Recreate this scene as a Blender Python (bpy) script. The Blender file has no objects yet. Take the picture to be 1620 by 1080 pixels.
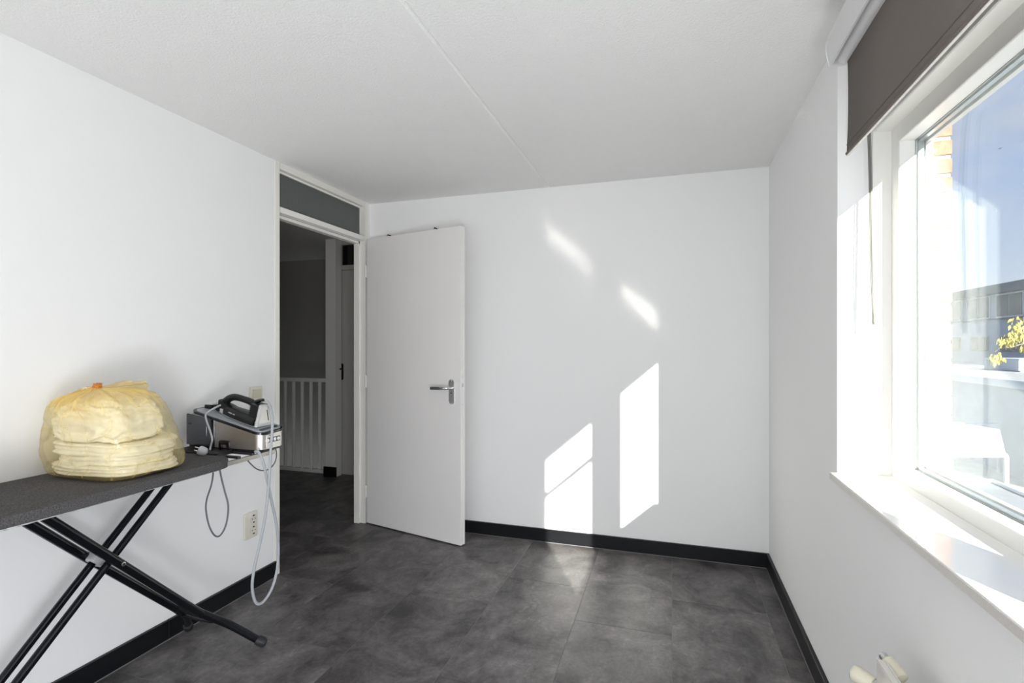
import bpy, bmesh, math, random
from mathutils import Vector, Matrix, noise

S = bpy.context.scene
COL = S.collection
random.seed(7)

# ------------------------------------------------------------------ camera
H = 2.40            # room height
EYE = 1.334
F_PX = 807.0
YAW = math.atan((1063 - 810) / F_PX)
cam_d = bpy.data.cameras.new('camera')
cam_d.sensor_width = 36.0
cam_d.lens = F_PX / 1620 * 36
cam_d.shift_y = 5 / 1620
cam_d.clip_start = 0.02
cam_d.clip_end = 500
cam = bpy.data.objects.new('camera', cam_d)
COL.objects.link(cam)
cam.location = (0, 0, EYE)
cam.rotation_euler = (math.pi / 2, 0, YAW)
S.camera = cam

# ------------------------------------------------------------------ view, world, sun, lamps
S.view_settings.view_transform = 'Standard'
S.view_settings.look = 'None'
S.view_settings.gamma = 1.0
S.view_settings.use_curve_mapping = False
S.view_settings.exposure = 0.0
S.cycles.blur_glossy = 0.0
S.cycles.use_guiding = True
S.cycles.use_surface_guiding = True
S.cycles.sample_clamp_indirect = 0.0
S.cycles.max_bounces = 14
S.cycles.diffuse_bounces = 8
S.cycles.transparent_max_bounces = 24

SKY_STRENGTH = 1.0
SUN_STRENGTH = 18.0
REAR_FILL = 20.5
SIDE_FILL = 5.0
LOW_FILL = 54.0
LANDING_FILL = 0.9
SUN_DIR = Vector((-0.485, 1.0, -0.425))

w = bpy.data.worlds.new('sky')
S.world = w
w.use_nodes = True
nt = w.node_tree
nt.nodes.clear()
out = nt.nodes.new('ShaderNodeOutputWorld')
bg = nt.nodes.new('ShaderNodeBackground')
bg.inputs['Strength'].default_value = SKY_STRENGTH
tc = nt.nodes.new('ShaderNodeTexCoord')
sep = nt.nodes.new('ShaderNodeSeparateXYZ')
nt.links.new(tc.outputs['Generated'], sep.inputs[0])
ramp = nt.nodes.new('ShaderNodeValToRGB')
cr = ramp.color_ramp
cr.elements[0].position = 0.0
cr.elements[0].color = (0.80, 0.86, 0.95, 1)
cr.elements[1].position = 0.75
cr.elements[1].color = (0.24, 0.40, 0.82, 1)
e = cr.elements.new(0.10); e.color = (0.68, 0.77, 0.96, 1)
e = cr.elements.new(0.36); e.color = (0.36, 0.51, 0.90, 1)
nt.links.new(sep.outputs['Z'], ramp.inputs[0])
mp = nt.nodes.new('ShaderNodeMapping')
mp.inputs['Scale'].default_value = (1.0, 1.0, 3.2)
nt.links.new(tc.outputs['Generated'], mp.inputs[0])
cl = nt.nodes.new('ShaderNodeTexNoise')
cl.inputs['Scale'].default_value = 2.6
cl.inputs['Detail'].default_value = 6
cl.inputs['Roughness'].default_value = 0.55
nt.links.new(mp.outputs[0], cl.inputs['Vector'])
cramp = nt.nodes.new('ShaderNodeValToRGB')
cramp.color_ramp.elements[0].position = 0.46
cramp.color_ramp.elements[0].color = (0, 0, 0, 1)
cramp.color_ramp.elements[1].position = 0.72
cramp.color_ramp.elements[1].color = (0.75, 0.75, 0.75, 1)
nt.links.new(cl.outputs['Fac'], cramp.inputs[0])
mixc = nt.nodes.new('ShaderNodeMix'); mixc.data_type = 'RGBA'
nt.links.new(cramp.outputs[0], mixc.inputs['Factor'])
nt.links.new(ramp.outputs[0], mixc.inputs['A'])
mixc.inputs['B'].default_value = (0.86, 0.86, 0.92, 1)
nt.links.new(mixc.outputs['Result'], bg.inputs['Color'])
nt.links.new(bg.outputs[0], out.inputs[0])

def lamp(name, kind, loc, direction, energy, color=(1, 1, 1), size=None):
    d = bpy.data.lights.new(name, kind)
    d.energy = energy
    d.color = color
    if kind == 'SUN':
        d.angle = math.radians(0.53)
    if size:
        d.shape = 'RECTANGLE'
        d.size, d.size_y = size
    o = bpy.data.objects.new(name, d)
    COL.objects.link(o)
    o.location = loc
    o.rotation_euler = Vector(direction).to_track_quat('-Z', 'Y').to_euler()
    return o

lamp('sun', 'SUN', (6, -8, 6), SUN_DIR, SUN_STRENGTH, (1.0, 0.95, 0.87))
# added fill lamps for the room and the landing
lamp('rear_fill', 'AREA', (-0.8, -1.02, 1.25), (0, 1, 0.05), REAR_FILL, (0.97, 0.98, 1.0), (2.5, 2.0))  # soft fill added behind the camera, with no window there
lamp('side_window_fill', 'AREA', (0.50, 0.40, 1.42), (-1, 0.9, 0.0), SIDE_FILL, (0.95, 0.97, 1.0), (0.8, 1.1))  # fill added just inside the second light, on top of the sky
lamp('low_side_fill', 'AREA', (0.50, -0.50, 0.42), (-1, 0.35, 0.05), LOW_FILL, (0.93, 0.96, 1.0), (0.95, 0.7))  # low fill added to reach the wall under the board; no door here
lamp('landing_fill', 'AREA', (-2.75, 3.2, 2.25), (-0.45, 0.6, -0.75), LANDING_FILL, (1.0, 0.93, 0.85), (0.5, 0.5))  # added to brighten railing and pier; no fixture hangs here

# ------------------------------------------------------------------ materials
def mat(name, color, rough=0.5, metal=0.0, spec=0.5, noise_amt=0.0, noise_scale=20.0, bump=0.0, bump_scale=200.0,
        coat=0.0, stretch=(1, 1, 1), trans=0.0, sheen=0.0, bump_dist=0.002):
    m = bpy.data.materials.new(name)
    m.use_nodes = True
    t = m.node_tree
    b = t.nodes['Principled BSDF']
    b.inputs['Base Color'].default_value = (*color, 1)
    b.inputs['Roughness'].default_value = rough
    b.inputs['Metallic'].default_value = metal
    b.inputs['Specular IOR Level'].default_value = spec
    b.inputs['Coat Weight'].default_value = coat
    b.inputs['Transmission Weight'].default_value = trans
    b.inputs['Sheen Weight'].default_value = sheen
    if noise_amt or bump:
        tcn = t.nodes.new('ShaderNodeTexCoord')
        mpn = t.nodes.new('ShaderNodeMapping')
        mpn.inputs['Scale'].default_value = stretch
        t.links.new(tcn.outputs['Object'], mpn.inputs[0])
    if noise_amt:
        n = t.nodes.new('ShaderNodeTexNoise')
        n.inputs['Scale'].default_value = noise_scale
        n.inputs['Detail'].default_value = 6
        t.links.new(mpn.outputs[0], n.inputs['Vector'])
        mr = t.nodes.new('ShaderNodeMapRange')
        mr.inputs['From Min'].default_value = 0.25
        mr.inputs['From Max'].default_value = 0.75
        mr.inputs['To Min'].default_value = 1 - noise_amt
        mr.inputs['To Max'].default_value = 1 + noise_amt
        t.links.new(n.outputs['Fac'], mr.inputs['Value'])
        mx = t.nodes.new('ShaderNodeVectorMath'); mx.operation = 'SCALE'
        mx.inputs[0].default_value = color
        t.links.new(mr.outputs[0], mx.inputs['Scale'])
        t.links.new(mx.outputs[0], b.inputs['Base Color'])
    if bump:
        n2 = t.nodes.new('ShaderNodeTexNoise')
        n2.inputs['Scale'].default_value = bump_scale
        n2.inputs['Detail'].default_value = 3
        t.links.new(mpn.outputs[0], n2.inputs['Vector'])
        bp = t.nodes.new('ShaderNodeBump')
        bp.inputs['Strength'].default_value = bump
        bp.inputs['Distance'].default_value = bump_dist
        t.links.new(n2.outputs['Fac'], bp.inputs['Height'])
        t.links.new(bp.outputs[0], b.inputs['Normal'])
    return m

def tile_material():
    # stone-look vinyl: each tile gets its own offset and tone, soft clouds, fine scratches
    m = bpy.data.materials.new('dark_stone_vinyl')
    m.use_nodes = True
    t = m.node_tree
    b = t.nodes['Principled BSDF']
    tcn = t.nodes.new('ShaderNodeTexCoord')
    oi = t.nodes.new('ShaderNodeObjectInfo')
    off = t.nodes.new('ShaderNodeVectorMath'); off.operation = 'MULTIPLY_ADD'
    comb = t.nodes.new('ShaderNodeCombineXYZ')
    for k in range(3):
        t.links.new(oi.outputs['Random'], comb.inputs[k])
    t.links.new(comb.outputs[0], off.inputs[0])
    off.inputs[1].default_value = (37, 53, 91)
    t.links.new(tcn.outputs['Object'], off.inputs[2])
    def nz(scale, detail, rough, dist=0.0, st=(1, 1, 1)):
        mpn = t.nodes.new('ShaderNodeMapping')
        mpn.inputs['Scale'].default_value = st
        t.links.new(off.outputs[0], mpn.inputs[0])
        n = t.nodes.new('ShaderNodeTexNoise')
        n.inputs['Scale'].default_value = scale
        n.inputs['Detail'].default_value = detail
        n.inputs['Roughness'].default_value = rough
        n.inputs['Distortion'].default_value = dist
        t.links.new(mpn.outputs[0], n.inputs['Vector'])
        return n
    clouds = nz(4.2, 9, 0.62, 0.9)
    mott = nz(17, 6, 0.6, 1.2, (1, 0.6, 1))
    fine = nz(60, 5, 0.7)
    scr = nz(14, 4, 0.6, 2.2, (1, 0.35, 1))
    r1 = t.nodes.new('ShaderNodeValToRGB')
    r1.color_ramp.elements[0].position = 0.36
    r1.color_ramp.elements[0].color = (0.034, 0.031, 0.032, 1)
    r1.color_ramp.elements[1].position = 0.66
    r1.color_ramp.elements[1].color = (0.185, 0.172, 0.170, 1)
    mm_ = t.nodes.new('ShaderNodeMix'); mm_.data_type = 'FLOAT'; mm_.inputs['Factor'].default_value = 0.25
    t.links.new(clouds.outputs['Fac'], mm_.inputs['A']); t.links.new(mott.outputs['Fac'], mm_.inputs['B'])
    t.links.new(mm_.outputs['Result'], r1.inputs[0])
    r2 = t.nodes.new('ShaderNodeMapRange')
    r2.inputs['From Min'].default_value = 0.3; r2.inputs['From Max'].default_value = 0.7
    r2.inputs['To Min'].default_value = 0.74; r2.inputs['To Max'].default_value = 1.26
    t.links.new(fine.outputs['Fac'], r2.inputs['Value'])
    r3 = t.nodes.new('ShaderNodeMapRange')
    r3.inputs['From Min'].default_value = 0.62; r3.inputs['From Max'].default_value = 0.75
    r3.inputs['To Min'].default_value = 1.0; r3.inputs['To Max'].default_value = 1.55
    t.links.new(scr.outputs['Fac'], r3.inputs['Value'])
    r4 = t.nodes.new('ShaderNodeMapRange')
    r4.inputs['To Min'].default_value = 0.84; r4.inputs['To Max'].default_value = 1.14
    t.links.new(oi.outputs['Random'], r4.inputs['Value'])
    m1 = t.nodes.new('ShaderNodeMath'); m1.operation = 'MULTIPLY'
    t.links.new(r2.outputs[0], m1.inputs[0]); t.links.new(r3.outputs[0], m1.inputs[1])
    m2 = t.nodes.new('ShaderNodeMath'); m2.operation = 'MULTIPLY'
    t.links.new(m1.outputs[0], m2.inputs[0]); t.links.new(r4.outputs[0], m2.inputs[1])
    sc = t.nodes.new('ShaderNodeVectorMath'); sc.operation = 'SCALE'
    t.links.new(r1.outputs[0], sc.inputs[0]); t.links.new(m2.outputs[0], sc.inputs['Scale'])
    t.links.new(sc.outputs[0], b.inputs['Base Color'])
    b.inputs['Roughness'].default_value = 0.43
    b.inputs['Specular IOR Level'].default_value = 0.5
    bp = t.nodes.new('ShaderNodeBump')
    bp.inputs['Strength'].default_value = 0.25
    bp.inputs['Distance'].default_value = 0.001
    t.links.new(fine.outputs['Fac'], bp.inputs['Height'])
    t.links.new(bp.outputs[0], b.inputs['Normal'])
    return m

def glass_material(name, tint=(0.97, 0.985, 0.98), rough=0.0):
    # clear architectural pane: Fresnel reflection over straight transparency, same from both faces
    m = bpy.data.materials.new(name)
    m.use_nodes = True
    t = m.node_tree
    t.nodes.clear()
    o = t.nodes.new('ShaderNodeOutputMaterial')
    geo = t.nodes.new('ShaderNodeNewGeometry')
    ior = t.nodes.new('ShaderNodeMapRange')
    ior.inputs['To Min'].default_value = 1.28
    ior.inputs['To Max'].default_value = 1 / 1.28
    t.links.new(geo.outputs['Backfacing'], ior.inputs['Value'])
    fr = t.nodes.new('ShaderNodeFresnel')
    t.links.new(ior.outputs[0], fr.inputs['IOR'])
    tr = t.nodes.new('ShaderNodeBsdfTransparent')
    tr.inputs['Color'].default_value = (*tint, 1)
    gl = t.nodes.new('ShaderNodeBsdfGlossy')
    gl.inputs['Roughness'].default_value = rough
    mx = t.nodes.new('ShaderNodeMixShader')
    t.links.new(fr.outputs[0], mx.inputs[0])
    t.links.new(tr.outputs[0], mx.inputs[1])
    t.links.new(gl.outputs[0], mx.inputs[2])
    t.links.new(mx.outputs[0], o.inputs[0])
    return m

def film_material(name, body, clear, amount, fold_scale=18):
    # thin plastic film: part clear with a tint, part scattering, glossy skin
    m = bpy.data.materials.new(name)
    m.use_nodes = True
    t = m.node_tree
    t.nodes.clear()
    o = t.nodes.new('ShaderNodeOutputMaterial')
    tr = t.nodes.new('ShaderNodeBsdfTransparent'); tr.inputs['Color'].default_value = (*clear, 1)
    tl = t.nodes.new('ShaderNodeBsdfTranslucent'); tl.inputs['Color'].default_value = (*body, 1)
    df = t.nodes.new('ShaderNodeBsdfDiffuse'); df.inputs['Color'].default_value = (*body, 1)
    gl = t.nodes.new('ShaderNodeBsdfGlossy'); gl.inputs['Roughness'].default_value = 0.22
    tcn = t.nodes.new('ShaderNodeTexCoord')
    n = t.nodes.new('ShaderNodeTexNoise'); n.inputs['Scale'].default_value = fold_scale
    n.inputs['Detail'].default_value = 4; n.inputs['Distortion'].default_value = 1.5
    t.links.new(tcn.outputs['Object'], n.inputs['Vector'])
    bp = t.nodes.new('ShaderNodeBump'); bp.inputs['Strength'].default_value = 0.7
    bp.inputs['Distance'].default_value = 0.012
    t.links.new(n.outputs['Fac'], bp.inputs['Height'])
    for s in (tl, df, gl):
        t.links.new(bp.outputs[0], s.inputs['Normal'])
    a = t.nodes.new('ShaderNodeMixShader'); a.inputs[0].default_value = 0.5
    t.links.new(tl.outputs[0], a.inputs[1]); t.links.new(df.outputs[0], a.inputs[2])
    b = t.nodes.new('ShaderNodeMixShader')
    at_ = t.nodes.new('ShaderNodeAttribute'); at_.attribute_name = 'gather'      # more layers of film where it is bunched
    am = t.nodes.new('ShaderNodeMapRange'); am.inputs['To Min'].default_value = amount; am.inputs['To Max'].default_value = min(0.85, amount + 0.6)
    t.links.new(at_.outputs['Fac'], am.inputs['Value']); t.links.new(am.outputs[0], b.inputs[0])
    t.links.new(tr.outputs[0], b.inputs[1]); t.links.new(a.outputs[0], b.inputs[2])
    fr = t.nodes.new('ShaderNodeLayerWeight'); fr.inputs['Blend'].default_value = 0.25
    mr = t.nodes.new('ShaderNodeMapRange'); mr.inputs['To Min'].default_value = 0.03; mr.inputs['To Max'].default_value = 0.35
    t.links.new(fr.outputs['Fresnel'], mr.inputs['Value'])
    c = t.nodes.new('ShaderNodeMixShader')
    t.links.new(mr.outputs[0], c.inputs[0])
    t.links.new(b.outputs[0], c.inputs[1]); t.links.new(gl.outputs[0], c.inputs[2])
    t.links.new(c.outputs[0], o.inputs[0])
    return m

M = {}
M['wall'] = mat('white_wall_paint', (0.88, 0.88, 0.875), 0.75, bump=0.22, bump_scale=260, spec=0.3, bump_dist=0.0012)
M['ceiling'] = mat('white_spray_plaster', (0.87, 0.865, 0.855), 0.9, bump=0.6, bump_scale=130, spec=0.2, bump_dist=0.006)
M['trim'] = mat('cream_white_lacquer', (0.84, 0.82, 0.77), 0.35, bump=0.03, bump_scale=60)
M['winframe'] = mat('white_window_lacquer', (0.84, 0.83, 0.80), 0.35, bump=0.03, bump_scale=60)
M['door'] = mat('white_door_lacquer', (0.84, 0.815, 0.80), 0.4, bump=0.04, bump_scale=90)
M['dooredge'] = mat('white_door_edge', (0.85, 0.84, 0.82), 0.4)
M['base'] = mat('black_lacquer', (0.006, 0.0065, 0.008), 0.36, spec=0.3, bump=0.02)
M['seal'] = mat('pale_sealant_bead', (0.17, 0.17, 0.17), 0.6)
M['tile'] = tile_material()
M['subfloor'] = mat('pale_joint_filler', (0.20, 0.195, 0.19), 0.7)
M['glass'] = glass_material('clear_window_glass')
M['spacer'] = mat('grey_rubber_gasket', (0.30, 0.32, 0.33), 0.5)
M['alu'] = mat('brushed_aluminium', (0.62, 0.62, 0.63), 0.32, metal=1.0)
M['chrome'] = mat('polished_chrome', (0.78, 0.78, 0.78), 0.12, metal=1.0)
M['sill'] = mat('polished_white_composite', (0.80, 0.79, 0.77), 0.085, spec=0.8, noise_amt=0.05, noise_scale=900)
M['silledge'] = mat('cut_composite_edge', (0.66, 0.63, 0.60), 0.5, noise_amt=0.1, noise_scale=500)
M['blind'] = mat('taupe_blind_fabric', (0.185, 0.160, 0.144), 0.85, noise_amt=0.12, noise_scale=700, bump=0.3, bump_scale=800, spec=0.2)
M['blindback'] = mat('white_blind_backing', (0.80, 0.79, 0.77), 0.8)
M['cassette'] = mat('white_painted_aluminium', (0.70, 0.70, 0.70), 0.35)
M['cord'] = mat('grey_white_cord', (0.20, 0.195, 0.18), 0.6)
M['brick'] = mat('orange_brick', (0.36, 0.165, 0.10), 0.9, noise_amt=0.3, noise_scale=60, bump=0.5, bump_scale=120)
M['mortar'] = mat('grey_mortar', (0.50, 0.47, 0.43), 0.95, noise_amt=0.1)

def bare(name, loc=(0, 0, 0)):
    o = bpy.data.objects.new(name, None)
    o.empty_display_size = 0.05
    COL.objects.link(o)
    o.location = loc
    return o

WORLD = {}       # object -> world position of its origin
def place(o, wpos, parent=None):
    WORLD[o] = Vector(wpos)
    if parent is not None:
        o.parent = parent
        o.location = Vector(wpos) - WORLD[parent]
    else:
        o.location = wpos

def thing(name, loc, label=None, cat=None, group=None, kind=None):
    o = bare(name, loc)
    WORLD[o] = Vector(loc)
    tag(o, label, cat, group, kind)
    return o

def tag(o, label=None, cat=None, group=None, kind=None):
    if label: o['label'] = label
    if cat: o['category'] = cat
    if group: o['group'] = group
    if kind: o['kind'] = kind
    return o

def link(name, bm, m, parent=None, smooth=False, mats=None):
    """one mesh object; the origin goes to the middle of its bounds"""
    bmesh.ops.recalc_face_normals(bm, faces=bm.faces[:])
    vs = [v.co for v in bm.verts]
    c = Vector([(min(v[k] for v in vs) + max(v[k] for v in vs)) / 2 for k in range(3)])
    bmesh.ops.translate(bm, verts=bm.verts[:], vec=-c)
    me = bpy.data.meshes.new(name)
    if smooth:
        for f in bm.faces: f.smooth = True
    bm.to_mesh(me); bm.free()
    for mm in (mats or [m]): me.materials.append(mm)
    if smooth == 'auto':
        me.set_sharp_from_angle(angle=math.radians(38))
    o = bpy.data.objects.new(name, me)
    COL.objects.link(o)
    place(o, c, parent)
    return o

def add_box(bm, lo, hi, bevel=0.0, seg=1):
    lo, hi = Vector(lo), Vector(hi)
    r = bmesh.ops.create_cube(bm, size=1)
    vs = r['verts']
    for v in vs:
        v.co = Vector([lo[k] + (v.co[k] + 0.5) * (hi[k] - lo[k]) for k in range(3)])
    if bevel:
        es = list({e for v in vs for e in v.link_edges})
        bmesh.ops.bevel(bm, geom=es, offset=bevel, segments=seg, profile=0.5, affect='EDGES')

def box(name, lo, hi, m, parent=None, bevel=0.0, seg=1):
    bm = bmesh.new()
    add_box(bm, lo, hi, bevel, seg)
    return link(name, bm, m, parent, smooth='auto' if bevel and seg > 1 else False)

def boxes(name, lst, m, parent=None, bevel=0.0):
    bm = bmesh.new()
    for lo, hi in lst: add_box(bm, lo, hi, bevel)
    return link(name, bm, m, parent)

def catmull(pts, n=8):
    P = [Vector(p) for p in pts]
    P = [P[0] * 2 - P[1]] + P + [P[-1] * 2 - P[-2]]
    res = []
    for i in range(1, len(P) - 2):
        for k in range(n):
            t = k / n
            a, b, c, d = P[i - 1], P[i], P[i + 1], P[i + 2]
            res.append(0.5 * ((2 * b) + (c - a) * t + (2 * a - 5 * b + 4 * c - d) * t * t + (3 * b - a - 3 * c + d) * t ** 3))
    res.append(P[-2])
    return res

def add_tube(bm, pts, r, seg=10, cap=True, ry=None):
    """round (or elliptical) sweep along pts; r may be a list"""
    pts = [Vector(p) for p in pts]
    n = len(pts)
    rings = []
    nrm = None
    for i, p in enumerate(pts):
        t = (pts[min(i + 1, n - 1)] - pts[max(i - 1, 0)]).normalized()
        if nrm is None:
            up = Vector((0, 0, 1)) if abs(t.z) < 0.9 else Vector((1, 0, 0))
            nrm = t.cross(up).normalized()
        else:
            nrm = (nrm - t * nrm.dot(t)).normalized()
        bn = t.cross(nrm)
        rr = r[i] if isinstance(r, (list, tuple)) else r
        r2 = rr if ry is None else (ry[i] if isinstance(ry, (list, tuple)) else ry)
        rings.append([bm.verts.new(p + nrm * (rr * math.cos(2 * math.pi * k / seg)) + bn * (r2 * math.sin(2 * math.pi * k / seg))) for k in range(seg)])
    for a, b in zip(rings, rings[1:]):
        for k in range(seg):
            bm.faces.new((a[k], a[(k + 1) % seg], b[(k + 1) % seg], b[k]))
    if cap:
        bm.faces.new(rings[0][::-1]); bm.faces.new(rings[-1])

def tube(name, pts, r, m, parent=None, seg=10, smooth_n=0, ry=None):
    bm = bmesh.new()
    if smooth_n:
        n0 = len(pts)
        pts = catmull(pts, smooth_n)
        if isinstance(r, (list, tuple)) and len(r) == n0:
            r = [r[min(i // smooth_n, n0 - 1)] + (r[min(i // smooth_n + 1, n0 - 1)] - r[min(i // smooth_n, n0 - 1)]) * ((i % smooth_n) / smooth_n) for i in range(len(pts))]
    add_tube(bm, pts, r, seg, ry=ry)
    return link(name, bm, m, parent, smooth='auto')

def add_prism(bm, poly, axis, a, b, bevel=0.0, seg=2):
    """extrude a 2-D outline along an axis; the outline uses the other two axes in x,y,z order"""
    def mk(p, q):
        v = [0, 0, 0]
        others = [k for k in range(3) if k != axis]
        v[others[0]], v[others[1]], v[axis] = p[0], p[1], q
        return v
    A = [bm.verts.new(mk(p, a)) for p in poly]
    B = [bm.verts.new(mk(p, b)) for p in poly]
    n = len(poly)
    fs = [bm.faces.new(A[::-1]), bm.faces.new(B)]
    for k in range(n):
        fs.append(bm.faces.new((A[k], A[(k + 1) % n], B[(k + 1) % n], B[k])))
    if bevel:
        es = [e for f in fs[:2] for e in f.edges]
        bmesh.ops.bevel(bm, geom=es, offset=bevel, segments=seg, profile=0.5, affect='EDGES')

def prism(name, poly, axis, a, b, m, parent=None, bevel=0.0, seg=2, smooth='auto'):
    bm = bmesh.new()
    add_prism(bm, poly, axis, a, b, bevel, seg)
    return link(name, bm, m, parent, smooth=smooth)

def add_lathe(bm, prof, origin, axis, seg=20):
    """prof: list of (distance along axis, radius)"""
    axis = Vector(axis).normalized()
    up = Vector((0, 0, 1)) if abs(axis.z) < 0.9 else Vector((1, 0, 0))
    u = axis.cross(up).normalized(); v = axis.cross(u)
    rings = []
    for d, r in prof:
        c = Vector(origin) + axis * d
        rings.append([bm.verts.new(c + u * (r * math.cos(2 * math.pi * k / seg)) + v * (r * math.sin(2 * math.pi * k / seg))) for k in range(seg)])
    for a, b in zip(rings, rings[1:]):
        for k in range(seg):
            bm.faces.new((a[k], a[(k + 1) % seg], b[(k + 1) % seg], b[k]))
    bm.faces.new(rings[0][::-1]); bm.faces.new(rings[-1])

def lathe(name, prof, origin, axis, m, parent=None, seg=20):
    bm = bmesh.new()
    add_lathe(bm, prof, origin, axis, seg)
    return link(name, bm, m, parent, smooth='auto')

def round_rect(x0, y0, x1, y1, r, n=5):
    pts = []
    for cx, cy, a0 in ((x1 - r, y1 - r, 0), (x0 + r, y1 - r, 90), (x0 + r, y0 + r, 180), (x1 - r, y0 + r, 270)):
        for k in range(n + 1):
            a = math.radians(a0 + 90 * k / n)
            pts.append((cx + r * math.cos(a), cy + r * math.sin(a)))
    return pts

def struct(o): o['kind'] = 'structure'; return o

# ------------------------------------------------------------------ room shell
XL, XR, YB, YR = -2.19, 0.555, 3.375, -1.05
DY0, DY1 = 2.444, 3.307          # clear door opening in the left wall
FY0, FY1 = 2.404, 3.345          # outer edges of the door frame
WY0, WY1 = -0.03, 2.052          # window opening in the right wall
SZ = 0.885                       # sill height
XO = 0.885                       # outer face of the facade

# floor: tiles in running bond, each its own piece, over a slightly lower bed
floor = struct(box('floor', (-5.2, YR - 0.1, -0.06), (XR + 0.1, 4.50, -0.0009), M['subfloor']))
TW, TL, GAP = 0.45, 0.914, 0.0009
joint = {1: 2.419, 0: 2.795, -1: 2.45, -2: 2.79, -3: 2.44, -4: 1.90, -5: 2.42, -6: 2.99}
tile_mesh = None
for col in range(-12, 2):
    x0 = max(col * TW, -5.15); x1 = min((col + 1) * TW, XR + 0.01)
    if x1 - x0 < 0.02: continue
    j = joint.get(col, 2.2 + 0.31 * (col % 3))
    k0 = math.floor((YR - j) / TL)
    for k in range(k0, 5):
        y0, y1 = max(j + k * TL, YR), min(j + (k + 1) * TL, YB if x0 > -2.2 else 4.49)
        if y1 - y0 < 0.03: continue
        if x1 < XL - 0.1 and y1 < 1.3: continue
        box('tile', (x0 + GAP, y0 + GAP, -0.003), (x1 - GAP, y1 - GAP, 0.0), M['tile'], floor, bevel=0.0006)

# ceiling: two concrete slabs with a chamfered joint between them
ceiling = struct(box('ceiling', (XL - 0.02, YR - 0.1, H + 0.03), (XR + 0.4, YB + 0.1, H + 0.12), M['ceiling']))
SX = -0.792
prism('slab', [(XL - 0.02, H), (SX - 0.014, H), (SX - 0.001, H + 0.012), (SX - 0.001, H + 0.035), (XL - 0.02, H + 0.035)], 1, YR - 0.1, YB + 0.1, M['ceiling'], ceiling, smooth=False)
prism('slab', [(SX + 0.004, H), (XR + 0.4, H), (XR + 0.4, H + 0.035), (SX - 0.001, H + 0.035), (SX - 0.001, H + 0.012)], 1, YR - 0.1, YB + 0.1, M['ceiling'], ceiling, smooth=False)

struct(box('wall_back', (XL - 0.1, YB, 0.0), (XR + 0.36, YB + 0.1, H + 0.03), M['wall']))
struct(box('wall_rear', (XL - 0.1, YR - 0.1, 0.0), (XR + 0.36, YR, H + 0.03), M['wall']))
struct(boxes('wall_left', [((XL - 0.09, YR, 0), (XL, FY0, H + 0.03)), ((XL - 0.09, FY1, 0), (XL, YB, H + 0.03))], M['wall']))
# right wall with the window opening
struct(boxes('wall_right', [
    ((XR, YR, 0), (0.72, YB, SZ - 0.02)),
    ((XR, YR, SZ - 0.02), (0.655, WY0, H + 0.03)),
    ((XR, WY1, SZ - 0.02), (0.655, YB, H + 0.03)),
    ((XR, WY0, 2.335), (0.655, WY1, H + 0.03)),
    ((0.655, YR, SZ - 0.02), (0.83, WY0 - 0.012, H + 0.03)),
    ((0.655, WY1 + 0.012, SZ - 0.02), (0.83, YB, H + 0.03)),
    ((0.655, WY0 - 0.012, 2.335), (0.83, WY1 + 0.012, H + 0.03)),
    ((0.72, YR, 0), (0.83, YB, SZ - 0.08)),
], M['wall']))

# baseboards with a pale bead where they meet the floor
BH, BT = 0.086, 0.017
def baseboard(name, lo, hi, bead_lo, bead_hi):
    o = struct(box(name, lo, hi, M['base'], bevel=0.002))
    box('sealant_bead', bead_lo, bead_hi, M['seal'], o)
    return o
baseboard('baseboard_back', (XL, YB - BT, 0), (XR, YB, BH), (XL, YB - BT - 0.003, 0), (XR, YB - BT, 0.003))
baseboard('baseboard_right', (XR - BT, YR, 0), (XR, YB - BT, BH), (XR - BT - 0.003, YR, 0), (XR - BT, YB - BT, 0.003))
bl = baseboard('baseboard_left', (XL, 1.74, 0), (XL + BT, FY0 - 0.002, BH), (XL + BT, YR, 0), (XL + BT + 0.003, FY0 - 0.002, 0.003))
box('board', (XL, YR, 0), (XL + BT, 1.7385, BH), M['base'], bl, bevel=0.002)

# ------------------------------------------------------------------ door frame with wired-glass light above (left wall)
trim1 = thing('trim_1', (XL, 2.87, 0), kind='structure')
JX0 = XL - 0.085
# jambs stand a little proud of the wall; a rebate for the leaf runs round the room side
def jamb(y0, y1, ys, side):
    bm = bmesh.new()
    if side < 0:
        poly = [(JX0, y0), (XL + 0.004, y0), (XL + 0.004, y1 - 0.014), (XL - 0.042, y1 - 0.014), (XL - 0.042, y1), (JX0, y1)]
    else:
        poly = [(JX0, y0), (XL - 0.042, y0), (XL - 0.042, y0 + 0.014), (XL + 0.004, y0 + 0.014), (XL + 0.004, y1), (JX0, y1)]
    add_prism(bm, poly, 2, 0.0, H)
    return link('jamb', bm, M['trim'], trim1)
jamb(FY0, DY0 + 0.006, 0, -1)
jamb(DY1 - 0.012, FY1, 0, 1)
box('head', (JX0, DY0, 2.362), (XL + 0.003, DY1, H), M['trim'], trim1, bevel=0.002)
prism('transom_bar', [(JX0, 2.088), (XL - 0.042, 2.088), (XL - 0.042, 2.108), (XL + 0.003, 2.108), (XL + 0.003, 2.141), (JX0, 2.141)], 1, DY0, DY1, M['trim'], trim1, smooth=False)
box('groove', (XL - 0.0435, DY0 + 0.006, 2.1055), (XL - 0.040, DY1 - 0.012, 2.1085), M['spacer'], trim1)

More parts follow.
